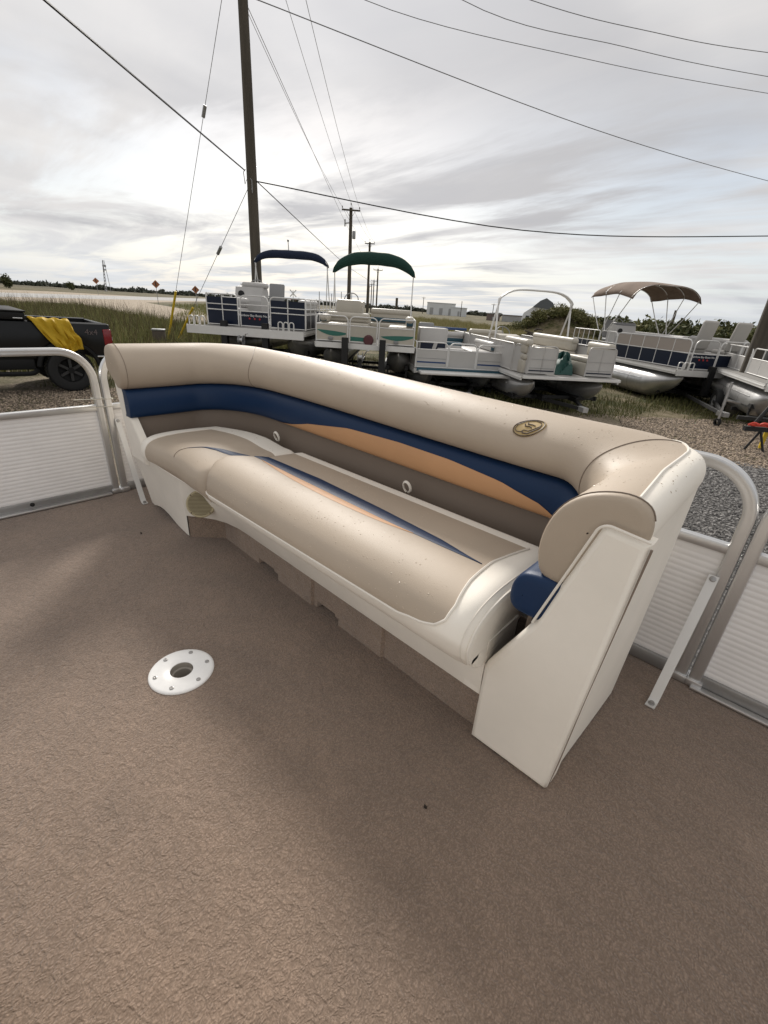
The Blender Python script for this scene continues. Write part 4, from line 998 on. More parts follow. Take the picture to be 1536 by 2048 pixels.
u2 = Vector((math.cos(R(46)), math.sin(R(46)), 0)); t2 = Vector((-34.5, 31.9, GZ)); t3 = Vector((-53.1, 52.95, GZ)); t4 = Vector((-69.5, 71.9, GZ))
G1 = 'overhead wires of the pole line'
for nm, a, b, c in (('left', aL, t2 + u2 * -.75 + Vector((0, 0, 9.75)), t3 + u2 * -.68 + Vector((0, 0, 10.35))), ('top', aC, t2 + Vector((0, 0, 10.1)), t3 + Vector((0, 0, 10.7))), ('right', aR, t2 + u2 * .75 + Vector((0, 0, 9.75)), t3 + u2 * .68 + Vector((0, 0, 10.35)))):
    wire('overhead_wire', [a, b], .010, 'wire_grey', 'thin wire from the %s of the tall pole to the first crossarm pole' % {'left': 'left crossarm end', 'top': 'top', 'right': 'right crossarm end'}[nm], .35, grp=G1)
    wire('overhead_wire', [b, c], .012, 'wire_grey', 'thin wire from the %s of the first crossarm pole to the second' % {'left': 'left end', 'top': 'top', 'right': 'right end'}[nm], .3, grp=G1)
wire('overhead_wire', [top + Vector((.1, -.16, 9.4)), t2 + Vector((-.1, -.2, 8.2)), t3 + Vector((-.1, -.2, 7.6))], .010, 'wire_grey', 'lowest thin neutral wire running beside the pole line', grp=G1)
cl, cr = Vector((-14.45, 9.0, 4.43)), Vector((-14.20, 9.24, 4.18))
wire('service_cable', [(-2.8, -3.6, 4.0), (-8.59, 2.68, 4.20), cl], .019, 'wire_black', 'thick black cable from the upper left of the sky to the tall pole')
wire('service_cable', [cr, (-8.6, 15.6, 3.55), (-2.73, 21.83, 3.98), (6, 31, 5.2)], .017, 'wire_black', 'thick black cable sagging from the tall pole to the right edge')
wire('service_cable', [cr, t2 + Vector((-.15, -.25, 5.3)), t3 + Vector((-.15, -.2, 5.6)), t4 + Vector((0, 0, 5.6))], .017, 'wire_black', 'black cable running from the tall pole down along the pole line')
def ray_pt(az, d, z): return (math.sin(R(az)) * d, math.cos(R(az)) * d, z)
NB = top + Vector((.1, -.1, 9.3))
wire('overhead_wire', [NB, (-9.64, 21.45, 7.85), (-5.03, 33.6, 8.05), (-1, 44, 8.6)], .013, 'wire_grey', 'lowest of the four wires fanning to the upper right sky')
wire('overhead_wire', [aL, (-12.68, 12.05, 8.78), (-8.54, 17.8, 8.48), (-4.4, 23.6, 8.54), (2, 33, 9.0)], .009, 'wire_grey', 'second lowest of the four wires fanning to the upper right sky')
wire('overhead_wire', [aC, (-10.5, 13.6, 8.80), (-7.39, 17.85, 8.52), (-4.28, 22.1, 8.51), (2, 31, 8.9)], .009, 'wire_grey', 'third of the four wires fanning to the upper right sky')
wire('overhead_wire', [aR, (-8.98, 14.68, 8.79), (-6.56, 17.54, 8.55), (-4.14, 20.4, 8.51), (2, 28, 8.9)], .009, 'wire_grey', 'topmost of the four wires in the upper right sky')
wire('overhead_wire', [(-1.28, 15.2, 4.6), (-1.7, 21.5, 1.2), (-1.95, 25, -1.1)], .011, 'wire_grey', 'thin guy wire of the pole at the right edge')
# guy wires with yellow guards
anc = Vector((-20.6, 8.6, GZ))
for i, (zt, lab, q) in enumerate(((9.95, 'steep long guy wire from the tall pole top to the grass', .385), (4.20, 'lower guy wire from the tall pole to the grass', .70))):
    b = Vector((PA[0], PA[1], zt)); foot = anc + Vector((0, .35 * i, 0)); d = b - foot
    root = empty('guy_wire', foot, 0, lab, 'guy wire', 'guy wires of the tall pole')
    m = MB(); m.tube([(0, 0, 0), d], .009, 5); m.build('strand', 'wire_grey', root)
    m = MB(); dn = d.normalized(); m.tube([dn * .1, dn * 2.45], .045, 8); m.build('yellow_guard', 'guard_yellow', root)
    c = d * (1 - q) if i == 0 else d * .60
    c = d * .655 if i == 0 else d * .66
    m = MB(); m.tube([c - dn * .16, c + dn * .16], .055, 8); m.build('guy_insulator', 'steel', root)
# lattice mast
root = empty('lattice_tower', (-285.4, 92.4, GZ), 0, 'thin leaning-looking steel lattice mast on the left horizon', 'tower')
for s1, s2 in ((-1, -1), (1, -1), (0, 1)):
    m = MB(); m.tube([(s1 * 1.5, s2 * 1.2, 0), (s1 * .35, s2 * .3, 14.6)], .14, 4); m.build('leg', 'steel', root)
for k in range(10):
    z = k * 1.45; w = lerp(1.5, .4, k / 10); w2 = lerp(1.5, .4, (k + 1) / 10)
    m = MB(); m.tube([(-w, -w * .8, z), (w2, -w2 * .8, z + 1.45)], .09, 4).tube([(w, -w * .8, z), (-w2, -w2 * .8, z + 1.45)], .09, 4); m.build('bracing', 'steel', root)
m = MB(); m.box(-.9, .9, -.6, .6, 11.6, 12.5).box(-.7, .7, -.5, .5, 9.9, 10.5); m.build('antenna', 'steel', root)
# warning diamonds and rail crossing crosses
def diamond(loc, z, s_, lab):
    root = empty('warning_sign', (loc[0], loc[1], GZ), math.atan2(-loc[0], loc[1]) , lab, 'road sign', 'diamond warning signs')
    m = MB(); m.tube([(0, .05, 0), (0, .05, z - GZ)], .05, 6); m.build('post', 'steel', root)
    m = MB(); m.prism([(0, -s_), (s_, 0), (0, s_), (-s_, 0)], -.03, .03, 'y'); o = m.build('board', 'sign_orange', root); o.location = (0, 0, z - GZ)
    m = MB(); m.box(-s_ * .12, s_ * .12, -.042, -.034, -s_ * .45, s_ * .5); m.build('symbol', 'black', o)
diamond((-83.25, 34.2), 1.95, .62, 'orange diamond warning sign left of the guy wire on the far road')
diamond((-80.8, 39.65), 1.55, .62, 'orange diamond warning sign right of the guy wire on the far road')
diamond((-150.5, 46), 2.4, .80, 'dark diamond sign on the far road beside the lattice mast')
def crossbuck(loc, z, lab):
    root = empty('rail_crossing_sign', (loc[0], loc[1], GZ), math.atan2(-loc[0], loc[1]), lab, 'road sign', 'rail crossing crosses')
    m = MB(); m.tube([(0, .08, 0), (0, .08, z - GZ + .6)], .07, 6); m.build('post', 'steel', root)
    for a in (45, -45):
        m = MB(); m.box(-.95, .95, -.04, .04 if a > 0 else .03, -.12, .12, Matrix.Translation((0, 0 if a > 0 else -.08, z - GZ)) @ Matrix.Rotation(R(a), 4, 'Y')); m.build('cross_board', 'sign_white', root)
    for x in (-.55, .55):
        m = MB(); m.lathe([(.001, -.1), (.20, -.08), (.20, .05), (.001, .06)], 12, Matrix.Translation((x, 0, z - GZ - 1.1)), 'y'); m.build('warning_lamp', 'red_paint', root)
crossbuck((-94.1, 56.9), 2.75, 'white rail crossing cross behind the left part of the navy boat')
crossbuck((-88.5, 65.4), 2.3, 'white rail crossing cross with red lamps behind the right part of the navy boat')
# small utility box by the guy anchors
root = empty('utility_box', (-19.2, 7.75, GZ), R(60), 'small dark grey utility box in the grass by the yellow guards', 'utility box')
m = MB(); m.rbox(-.22, .22, -.16, .16, 0, .70, .03); m.build('cabinet', 'pole_far', root)
m = MB(); m.rbox(-.24, .24, -.18, .18, .70, .76, .02); m.build('lid', 'steel', root)
# ================================================================== pontoon boats on their trailers
pm('b_white', (.47, .455, .435), rough=.45, var=(2, .10)); pm('b_cream', (.455, .42, .355), rough=.45, var=(2, .08)); pm('b_navy', (.006, .011, .028), rough=.3, spec=.3)
pm('b_green', (.02, .13, .10), rough=.35); pm('b_blue', (.015, .05, .15), rough=.35); pm('b_taupe', (.34, .29, .25), rough=.5); pm('b_grey', (.22, .22, .22), rough=.5)
pm('b_teal_vinyl', (.012, .06, .09), rough=.4); pm('b_maroon', (.085, .02, .025), rough=.5)
pm('canvas_navy', (.008, .016, .040), rough=.9, bump=(30, .5, .01)); pm('canvas_green', (.006, .038, .028), rough=.9, bump=(30, .5, .01)); pm('canvas_tan', (.20, .145, .11), rough=.9, bump=(12, .5, .02), var=(3, .15))
pm('tarp_green', (.008, .055, .045), rough=.6, bump=(10, .6, .03)); pm('trailer_black', (.007, .007, .0075), rough=.6, var=(5, .3)); pm('galv', (.45, .45, .45), rough=.4, metal=.7)
pm('pontoon', (.56, .555, .55), rough=.38, metal=.75, var=(2.2, .28), bump=(7, .18, .02), rvar=.08)
pm('carpet_grey', (.24, .23, .215), rough=.95); pm('cover_grey', (.42, .40, .37), rough=.7)

class Boat:
    def __init__(s, name, label, fl, ang, W, L, z, grp='pontoon boats parked in a row'):
        s.r = empty(name, (fl[0], fl[1], z), R(ang), label, 'boat', grp); s.W, s.L = W, L
    def part(s, mb, name, mat, par=None, **k): return mb.build(name, mat, par or s.r, **k)
    def deck(s, beam='alu_white', over=0.0, th=.15, y0=-.04):
        m = MB(); m.rbox(-.02, s.W + .02, y0, s.L, -.035, 0, .01); s.part(m, 'deck', 'carpet_grey')
        m = MB(); m.box(-over, s.W + .03, y0 - .06, y0, -th, -.008); s.part(m, 'front_beam', beam)
        for x in (-.03, s.W + .0):
            m = MB(); m.box(x, x + .03, y0, s.L, -.12, -.012); m.box(x - .01, x + .04, y0, s.L, -.075, -.055); s.part(m, 'side_rail', beam)
        for k in range(int(s.L / .6)):
            m = MB(); m.box(.15, s.W - .15, .3 + k * .6, .36 + k * .6, -.13, -.04); s.part(m, 'cross_member', 'alu_dull')
    def pontoons(s, r=.31, y0=.05, drop=.12, inset=.36, nose=.85):
        for x in (inset, s.W - inset):
            m = MB(); rows = []; zc = -drop - r
            for k in range(15):
                t = k / 14
                if t < .6: y = lerp(y0, y0 + nose, t / .6); u = t / .6
                else: y = lerp(y0 + nose, s.L - .2, (t - .6) / .4); u = 1.0
                hw = r * max(.03, math.sin(.5 * math.pi * u ** .85)); zt_ = zc + r * (.86 + .14 * u); zb_ = zc + r * (.62 - 1.62 * u ** .62); mid, hf = (zt_ + zb_) / 2, (zt_ - zb_) / 2
                rows.append([(x + hw * math.sin(a) * (1 if math.cos(a) > 0 else (1 - .45 * (1 - u) * abs(math.cos(a)))), y, mid + hf * math.cos(a)) for a in np.linspace(0, 2 * math.pi, 25)[:-1]])
            m.grid(rows, closed_u=True); m.add(rows[0], [tuple(range(24))]); m.add(rows[-1], [tuple(range(24))]); p = s.part(m, 'pontoon', 'pontoon')
            m = MB(); m.box(x - .05, x + .05, y0 + .55, s.L - .3, -drop - .02, -.04); s.part(m, 'riser', 'alu_dull', p)
            m = MB(); m.tube([(x - r * 1.01 * math.sin(1.25), y0 + nose * 1.05, zc + r * .30), (x - r * 1.01 * math.sin(1.25), s.L - .4, zc + r * .30)], .014, 5); s.part(m, 'spray_rail', 'pontoon', p)
            for yy in np.arange(y0 + nose + .7, s.L - .6, 1.3):
                m = MB(); m.lathe([(r * 1.006, yy), (r * 1.012, yy + .01), (r * 1.012, yy + .04), (r * 1.006, yy + .05)], 24, Matrix.Translation((x, 0, zc)), 'y'); s.part(m, 'weld_band', 'alu_dull', p)
    def fence(s, p0, p1, h=.68, panels=(), rails=(), nb=1, rr=.11, r=.0155, mat='alu_white', flat=0.0, inset=.012, round0=True, round1=True):
        """one fence section: a tube hoop from p0 to p1 with rails, uprights and a panel in each bay"""
        a, b = Vector((*p0, 0)), Vector((*p1, 0)); up = Vector((0, 0, h)); L = (b - a).length; d = (b - a) / L; nv = Vector((d.y, -d.x, 0))
        m = MB(); m.tube(fillet([a + Vector((0, 0, .01)), a + up, b + up, b + Vector((0, 0, .01))], [0, rr if round0 else .02, rr if round1 else .02, 0], 5), r, 6)
        for z in tuple(rails) + (.03,): m.tube([a + d * r + Vector((0, 0, z)), b - d * r + Vector((0, 0, z))], r * .8, 6)
        for k in range(1, nb):
            q = a + d * (L * k / nb); m.tube([q + Vector((0, 0, .03)), q + Vector((0, 0, h - r))], r * .8, 6)
        fr = s.part(m, 'fence_frame', mat)
        for z0, z1, pmn in panels:
            for k in range(nb):
                q0, q1 = a + d * (L * k / nb + .016), a + d * (L * (k + 1) / nb - .016); mb = MB(); o = nv * .004
                vv = [q0 - o, q1 - o, q1 + o, q0 + o]; V8 = [tuple(v + Vector((0, 0, z0))) for v in vv] + [tuple(v + Vector((0, 0, z1))) for v in vv]
                mb.add(V8, [(0, 3, 2, 1), (4, 5, 6, 7), (0, 1, 5, 4), (1, 2, 6, 5), (2, 3, 7, 6), (3, 0, 4, 7)]); s.part(mb, 'fence_panel', pmn, fr)
        return fr
    def stripe(s, pts, y, mat, par=None, name='stripe'):
        m = MB(); m.prism(pts, y - .003, y, 'y'); return s.part(m, name, mat, par)
    def bench(s, x0, x1, y0, y1, back='y1', mat='b_white', acc=None, h=.74, name='bench_seat'):
        m = MB(); m.rbox(x0, x1, y0, y1, .01, .30, .02); o = s.part(m, name, mat)
        m = MB(); m.rbox(x0 + .01, x1 - .01, y0 - .02, y1 - .02, .30, .43, .045, seg=3); s.part(m, 'cushion', mat, o)
        bb_ = {'y1': (x0, x1, y1 - .18, y1), 'x0': (x0, x0 + .18, y0, y1), 'x1': (x1 - .18, x1, y0, y1), 'y0': (x0, x1, y0, y0 + .18)}[back]
        m = MB(); m.rbox(*bb_, .43, h, .06, seg=3); s.part(m, 'backrest', mat, o)
        m = MB(); e = .035; m.rbox(bb_[0] - .01, bb_[1] + .01, bb_[2] - e, bb_[3] + e, h - .15, h + .01, .07, seg=3); s.part(m, 'back_roll', mat, o)
        if acc:
            m = MB(); m.rbox(bb_[0] + .01, bb_[1] - .01, bb_[2] - .012, bb_[3] + .008, .46, .57, .01); s.part(m, 'accent_band', acc, o)
        return o
    def console(s, x0, x1, y0, y1, h=.9, mat='b_white', dark=True, wheel=True):
        m = MB(); m.prism([(y0, .01), (y1, .01), (y1, h * .86), (y1 - .12, h), (y0 + .16, h * .96), (y0 + .03, h * .62)], x0, x1, 'x'); o = s.part(m, 'console', mat)
        if dark:
            for z in (h * .78, h * .40):
                m = MB(); m.lathe([(.001, -.012), (.085, -.012), (.09, 0)], 14, Matrix.Translation((x0 + .17, y0 + (.04 if z < .5 else .085), z)), 'y'); s.part(m, 'speaker_hole', 'black', o)
        if wheel:
            c = Matrix.Translation(((x0 + x1) / 2, y1 + .08, h * 1.02)) @ Matrix.Rotation(R(55), 4, 'X')
            m = MB(); m.tube([c @ Vector((.19 * math.cos(a), .19 * math.sin(a), 0)) for a in np.linspace(0, 2 * math.pi, 19)[:-1]], .014, 6, closed=True)
            for a in (90, 210, 330): m.tube([c @ Vector((0, 0, -.05)), c @ Vector((.19 * math.cos(R(a)), .19 * math.sin(R(a)), 0))], .01, 5)
            s.part(m, 'steering_wheel', 'b_grey', o)
        return o
    def helm_seat(s, x, y, mat='b_grey', h=1.05, rz=0):
        M = Matrix.Translation((x, y, 0)) @ Matrix.Rotation(rz, 4, 'Z')
        m = MB(); m.tube([M @ Vector((0, 0, 0)), M @ Vector((0, 0, .42))], .05, 8); o = s.part(m, 'helm_seat', 'galv')
        m = MB(); m.rbox(-.25, .25, -.24, .24, .42, .54, .05, M, 3); s.part(m, 'cushion', mat, o)
        B2 = M @ Matrix.Translation((0, .24, .52)) @ Matrix.Rotation(R(-12), 4, 'X'); m = MB(); m.rbox(-.23, .23, -.06, .06, 0, h - .5, .055, B2, 3); s.part(m, 'backrest', mat, o)
    def bimini(s, y, x0, x1, h, mat, foot_y=(0, 0), fh=.68, boot=.11, ex=2.6, drop=.28, tr=.016):
        """folded top: two hoops close together with the canvas rolled in a boot on them"""
        for k, dy in enumerate((0, .10)):
            yy = y + dy; m = MB(); pts = [(x0, y + (foot_y[k]), fh), (x0 + .01, yy, h - drop)] + [(lerp(x0, x1, t), yy, h - drop + drop * (1 - abs(2 * t - 1) ** ex)) for t in np.linspace(.03, .97, 15)] + [(x1 - .01, yy, h - drop), (x1, y + (foot_y[k]), fh)]
            m.tube(pts, tr, 6); fr = s.part(m, 'bimini_hoop', 'alu_white')
        if mat:
            m = MB(); rows = []
            for k in range(25):
                t = k / 24; x = lerp(x0 - .03, x1 + .03, t); e = 1 - abs(2 * t - 1) ** ex; zc = h - drop + drop * e - .03; rr = boot * (.86 + .14 * math.sin(t * math.pi)) * (1 + .025 * math.sin(k * 1.3))
                if k in (0, 24): rr *= .55
                rows.append([(x + .25 * rr * math.cos(a) * (1 if t < .5 else -1) * abs(2 * t - 1) ** 3, y + .05 + rr * .8 * math.sin(a), zc + rr * math.cos(a) - .02) for a in np.linspace(0, 2 * math.pi, 13)[:-1]])
            m.grid(rows, closed_u=True); m.add(rows[0], [tuple(range(12))]); m.add(rows[-1], [tuple(range(12))]); s.part(m, 'folded_canopy', mat, None, sharp=70)
    def corner_loops(s, x, y, w=.42, z=0.0):
        m = MB()
        for k in range(3):
            xx = x + k * w / 3; m.tube(fillet([(xx, y, z), (xx, y, z + .2), (xx + w / 3 - .03, y, z + .2), (xx + w / 3 - .03, y, z)], .05, 4), .014, 6)
        s.part(m, 'boarding_ladder', 'alu_white')
def trailer(label, fl, ang, W, L, z, deckz, posts=(), jack=None, tongue=1.3, winch=None, tipx=None):
    """black steel trailer: main beams, cross beams, bunks, tongue, guide posts, axle with wheels"""
    root = empty('boat_trailer', (fl[0], fl[1], GZ), R(ang), label, 'trailer', 'boat trailers'); dz = deckz - GZ; zf = max(.25, dz - .98)
    for x in (W * .32, W * .68):
        m = MB(); m.box(x - .04, x + .04, .2, L, zf, zf + .11); m.build('main_beam', 'trailer_black', root)
    for y in (.5, 1.7, 3.0, 4.3):
        m = MB(); m.box(.1, W - .1, y, y + .08, zf + .02, zf + .10); m.build('cross_beam', 'trailer_black', root)
    for x in (.12, .62, W - .62, W - .12):
        m = MB(); m.box(x - .045, x + .045, .5, L - .4, dz - .62, dz - .52); m.box(x - .02, x + .02, .6, .66, zf + .1, dz - .62); m.box(x - .02, x + .02, 3.0, 3.06, zf + .1, dz - .62); m.build('bunk', 'trailer_black', root)
    tx = W / 2 if tipx is None else tipx
    for s_ in (-1, 1):
        m = MB(); m.tube([(W / 2 + s_ * W * .18, .25, zf + .05), (tx, -tongue, zf + .04)], .05, 4); m.build('tongue_rail', 'trailer_black', root)
    m = MB(); m.box(tx - .06, tx + .06, -tongue - .16, -tongue + .1, zf - .01, zf + .09); m.build('coupler', 'galv', root)
    for x in posts:
        m = MB(); m.box(x - .075, x + .075, -.28, -.14, zf + .1, dz + .13); m.build('bow_stop_post', 'trailer_black', root)
    if winch:
        x, zz_ = winch; m = MB(); m.box(x - .04, x + .04, -.5, -.42, zf, zz_); m.build('winch_post', 'trailer_black', root)
        m = MB(); m.lathe([(.11, -.06), (.12, -.05), (.05, -.04), (.05, .04), (.12, .05), (.11, .06)], 12, Matrix.Translation((x, -.5, zz_)), 'x'); m.tube([(x + .07, -.5, zz_), (x + .16, -.62, zz_ + .16), (x + .22, -.62, zz_ + .17)], .014, 5); m.build('winch', 'galv', root)
    for x in (.02, W - .02):
        for y in (L * .55, ):
            m = MB(); m.lathe([(.16, -.08), (.29, -.09), (.31, -.05), (.31, .05), (.29, .09), (.16, .08)], 20, Matrix.Translation((x, y, .31)), 'x'); w = m.build('wheel', 'rubber', root)
            m = MB(); m.lathe([(.165, -.075), (.11, -.05), (.05, -.06), (.001, -.06)], 14, Matrix.Translation((x, y, .31)), 'x'); m.build('rim', 'galv', w)
    m = MB(); m.tube([(.1, L * .55, .31), (W - .1, L * .55, .31)], .035, 6); m.build('axle', 'trailer_black', root)
    if jack:
        jx, jy = jack
        m = MB(); m.tube([(jx, jy, .12), (jx, jy, 1.02)], .028, 8); m.tube([(jx, jy, .5), (jx, jy, .95)], .036, 8); j = m.build('jack_post', 'galv', root)
        m = MB(); m.lathe([(.05, -.03), (.09, -.03), (.10, 0), (.09, .03), (.05, .03)], 14, Matrix.Translation((jx, jy, .10)), 'x'); m.build('jack_wheel', 'rubber', j)
        m = MB(); m.tube([(jx, jy, .62), (jx + .17, jy - .05, .60), (jx + .32, jy - .07, .575)], .03, 6); m.build('jack_handle', 'galv', j)
    return root

# ---- A: navy panels, folded navy top
A = Boat('pontoon_boat', 'white-railed pontoon boat with dark navy panels and folded navy canopy', (-11.73, 6.01), 38, 2.52, 6.8, .30)
A.deck(over=.42, th=.20, y0=-.28); A.pontoons(.33, .05, .16)
pk = dict(h=.73, rails=(.37, .50), rr=.10)
for p0, p1, nb in (((0, 0), (.80, 0), 2), ((1.63, 0), (2.52, 0), 2)):
    A.fence(p0, p1, nb=nb, panels=((.045, .365, 'b_navy'), (.385, .495, 'b_navy'), (.51, .66, 'b_navy')), round0=p0[0] > 1, round1=p0[0] < 1, **pk)
g = A.fence((.86, 0), (1.58, 0), .73, ((.04, .36, 'b_navy'),), (.37, .52), 1, .14)
text_mesh('lettering', 'Rainbow Bay Boats No. 1', .078, 'sign_white', g, Matrix.Translation((1.22, -.012, .255)) @ Matrix.Rotation(R(90), 4, 'X'))
for k in range(3):
    m = MB(); m.lathe([(.001, -.014), (.022, -.012), (.024, -.006)], 8, Matrix.Translation((1.09 + k * .13, 0, .205)), 'y'); A.part(m, 'leaf_mark', 'red_paint', g)
for k in range(4):
    A.fence((2.52, .05 + k * 1.55), (2.52, 1.52 + k * 1.55), .73, ((.045, .365, 'b_navy'),), (.37, .50), 3, .06); A.fence((0, .05 + k * 1.55), (0, 1.52 + k * 1.55), .73, ((.045, .365, 'b_navy'),), (.37, .50), 3, .06)
A.fence((.05, 6.4), (2.47, 6.4), .73, ((.045, .36, 'b_navy'),), (.37,), 4)
A.corner_loops(-.36, -.28, .42); A.corner_loops(1.92, -.33, .42, -.01)
A.console(.28, 1.02, 1.1, 1.75, .98, 'b_white'); m = MB(); m.rbox(.40, 1.10, 1.35, 1.62, .93, 1.07, .06, None, 3); A.part(m, 'windscreen_cowl', 'b_white')
A.helm_seat(1.0, 2.3, 'b_grey', 1.10); A.bench(1.70, 2.46, .2, 1.7, 'x1', 'b_white', None, .70); A.bench(.08, .8, .14, .8, 'y1', 'b_white', None, .66)
A.bimini(3.0, .22, 2.44, 1.97, 'canvas_navy', (.35, -.1), .73, .115, ex=4.5, drop=.24)
m = MB(); m.tube([(1.2, 3.3, 1.95), (1.18, 3.3, 2.28)], .012, 5); m.lathe([(.001, 2.27), (.03, 2.28), (.03, 2.33), (.001, 2.34)], 8, Matrix.Translation((1.18, 3.3, 0))); A.part(m, 'stern_light', 'b_grey')
trailer('black trailer under the navy-panelled boat with folded navy canopy', (-11.73, 6.01), 38, 2.52, 6.4, 0, .30, (.50, 1.55), None, 1.6, (1.03, 1.12))

# ---- B: cream boat with green swooshes and folded green top
B = Boat('pontoon_boat', 'cream pontoon boat with green side swooshes and folded dark green canopy', (-9.32, 7.56), 41, 2.42, 6.0, .12)
B.deck(th=.13); B.pontoons(.31, .05, .13)
for p0, p1, r0, r1 in (((0, 0), (.78, 0), False, True), ((.83, 0), (1.50, 0), True, True), ((1.55, 0), (2.42, 0), True, False)):
    B.fence(p0, p1, .60, ((.04, .385, 'b_cream'),), (.395,), 1, .12, round0=r0, round1=r1)
sw = lambda x0, x1, zt, dr: [(lerp(x0, x1, t), zt + dr * t - .10 * math.sin(math.pi * (t * .9 + .02)) ** .8) for t in np.linspace(0, 1, 13)] + [(lerp(x0, x1, t), zt + dr * t + .012 * math.sin(math.pi * t)) for t in np.linspace(1, 0, 13)]
B.stripe(sw(.03, .74, .27, -.05), -.006, 'b_green'); B.stripe([(.85, .05), (1.30, .05), (1.30, .14), (.85, .15)], -.006, 'b_green'); B.stripe(sw(1.60, 2.40, .20, .04), -.006, 'b_green')
m = MB(); m.lathe([(.001, -.10), (.10, -.10), (.125, -.07), (.125, -.02), (.001, -.01)], 18, Matrix.Translation((1.30, 0, .09)), 'y'); B.part(m, 'wheel_cover', 'b_maroon')
for x in (.36, 1.98):
    m = MB(); m.rbox(x - .06, x + .06, -.05, -.01, .05, .12, .015); B.part(m, 'docking_light', 'b_grey')
for x in (0, 2.42):
    for k in range(3): B.fence((x, .05 + k * 1.95), (x, 1.9 + k * 1.95), .60, ((.04, .385, 'b_cream'),), (.395,), 2, .16)
B.fence((.05, 5.8), (2.4, 5.8), .60, ((.04, .385, 'b_cream'),), (.395,), 3)
B.console(.30, 1.0, 1.3, 1.8, .98, 'b_cream', False); m = MB(); m.rbox(.33, .97, 1.28, 1.34, .62, .97, .02); B.part(m, 'console_panel', 'b_cream')
B.bench(.08, 1.22, .95, 1.28, 'y1', 'b_cream', None, .66); B.bench(.06, .75, .15, .85, 'x0', 'b_cream', 'b_teal_vinyl', .60); B.bench(1.75, 2.38, .15, 1.4, 'x1', 'b_cream', 'b_teal_vinyl', .66, 'lounge_seat'); B.bench(1.15, 2.38, 2.4, 3.0, 'y1', 'b_cream', 'b_teal_vinyl', .80)
B.helm_seat(.75, 2.3, 'b_cream', .95); B.bimini(2.6, .06, 2.34, 2.13, 'canvas_green', (.4, -.1), .60, .165, ex=3.2, drop=.34)
trailer('black trailer under the cream boat with the folded green canopy', (-9.32, 7.56), 41, 2.42, 5.8, 0, .12, (.74, 1.66), None, 1.4, (1.15, .95))

# ---- C: low grey-white boat with blue lines
Cb = Boat('pontoon_boat', 'low white pontoon boat with thin blue lines and a white front step', (-7.44, 9.22), 49.0, 2.34, 5.2, -.36)
Cb.deck(th=.10); Cb.pontoons(.27, .1, .08)
for p0, p1, nm in (((0, 0), (.80, 0), 0), ((.83, 0), (1.54, 0), 1), ((1.57, 0), (2.34, 0), 2)):
    f = Cb.fence(p0, p1, .62, ((.02, .44, 'b_white'),), (.45,), 1, .13, round0=nm > 0, round1=nm < 2)
    if nm != 1:
        Cb.stripe([(p0[0] + .03, .13), (p1[0] - .03, .13), (p1[0] - .03, .165), (p0[0] + .03, .165)], -.006, 'b_blue', f); Cb.stripe([(p0[0] + .03, .235), (p1[0] - .03, .235), (p1[0] - .03, .245), (p0[0] + .03, .245)], -.006, 'b_grey', f)
m = MB(); m.rbox(.06, 2.34, -.48, -.11, -.10, -.03, .02); Cb.part(m, 'front_step', 'alu_white')
m = MB(); m.box(.02, 2.34, -.11, -.04, -.06, .02); Cb.part(m, 'blue_sill', 'b_teal_vinyl')
for x in (0, 2.34):
    for k in range(3): Cb.fence((x, .05 + k * 1.65), (x, 1.6 + k * 1.65), .62, ((.02, .44, 'b_white'),), (.45,), 2, .10)
Cb.bench(1.55, 2.28, .6, 2.2, 'x1', 'b_white', 'b_teal_vinyl', .66); Cb.bench(.95, 2.1, 3.0, 3.6, 'y1', 'b_white', 'b_teal_vinyl', .74); Cb.bench(.7, 1.5, .9, 1.5, 'y1', 'b_white', 'b_teal_vinyl', .50)
m = MB(); m.rbox(.22, .98, .95, 1.35, .05, .92, .03, None, 2); cs = Cb.part(m, 'console', 'b_white')
m = MB(); m.box(.26, .94, .938, .949, .10, .55); Cb.part(m, 'console_front', 'b_navy', cs)
m = MB(); m.prism([(.50, .10), (.60, .10), (.72, .55), (.62, .55)], .926, .937, 'y'); Cb.part(m, 'console_stripe', 'b_white', cs)
Cb.helm_seat(.62, 1.9, 'b_grey', 1.0); m = MB(); m.rbox(.9, 2.2, 3.5, 3.56, .80, .88, .02); Cb.part(m, 'rear_rail_pad', 'b_blue')
trailer('low black trailer under the white boat with blue lines', (-7.44, 9.22), 49.0, 2.34, 5.0, 0, -.36, (), None, 1.0)

# ---- D: white boat, bare canopy frame, open gate
D = Boat('pontoon_boat', 'white pontoon boat with bare silver canopy frame and open front gate', (-4.93, 10.01), 50.5, 2.40, 6.2, -.23)
D.deck(th=.07, y0=-.06); D.pontoons(.31, .0, .10, .34)
def solid(x0, y0, x1, y1, h=.64, nb=2):
    f = D.fence((x0, y0), (x1, y1), h, ((.03, h - .03, 'b_white'),), (), nb, .09, mat='b_white'); return f
solid(.18, .12, .84, .12, .62, 2); solid(1.62, .12, 2.30, .12, .66, 2); solid(.0, .62, .17, .13, .62, 1)
for k in range(3): solid(0, .68 + k * 1.8, 0, 2.4 + k * 1.8, .62, 2); solid(2.36, .20 + k * 1.9, 2.36, 2.05 + k * 1.9, .62, 2)
solid(.05, 6.0, 2.3, 6.0, .6, 3)
for x0, x1 in ((.20, .82), (1.64, 2.28)):
    D.stripe([(x0, .075), (x1, .075), (x1, .10), (x0, .10)], .108, 'b_navy'); D.stripe([(x0, .14), (x1, .14), (x1, .147), (x0, .147)], .108, 'b_grey'); D.stripe([(x0, .335), (x1, .335), (x1, .34), (x0, .34)], .108, 'b_grey')
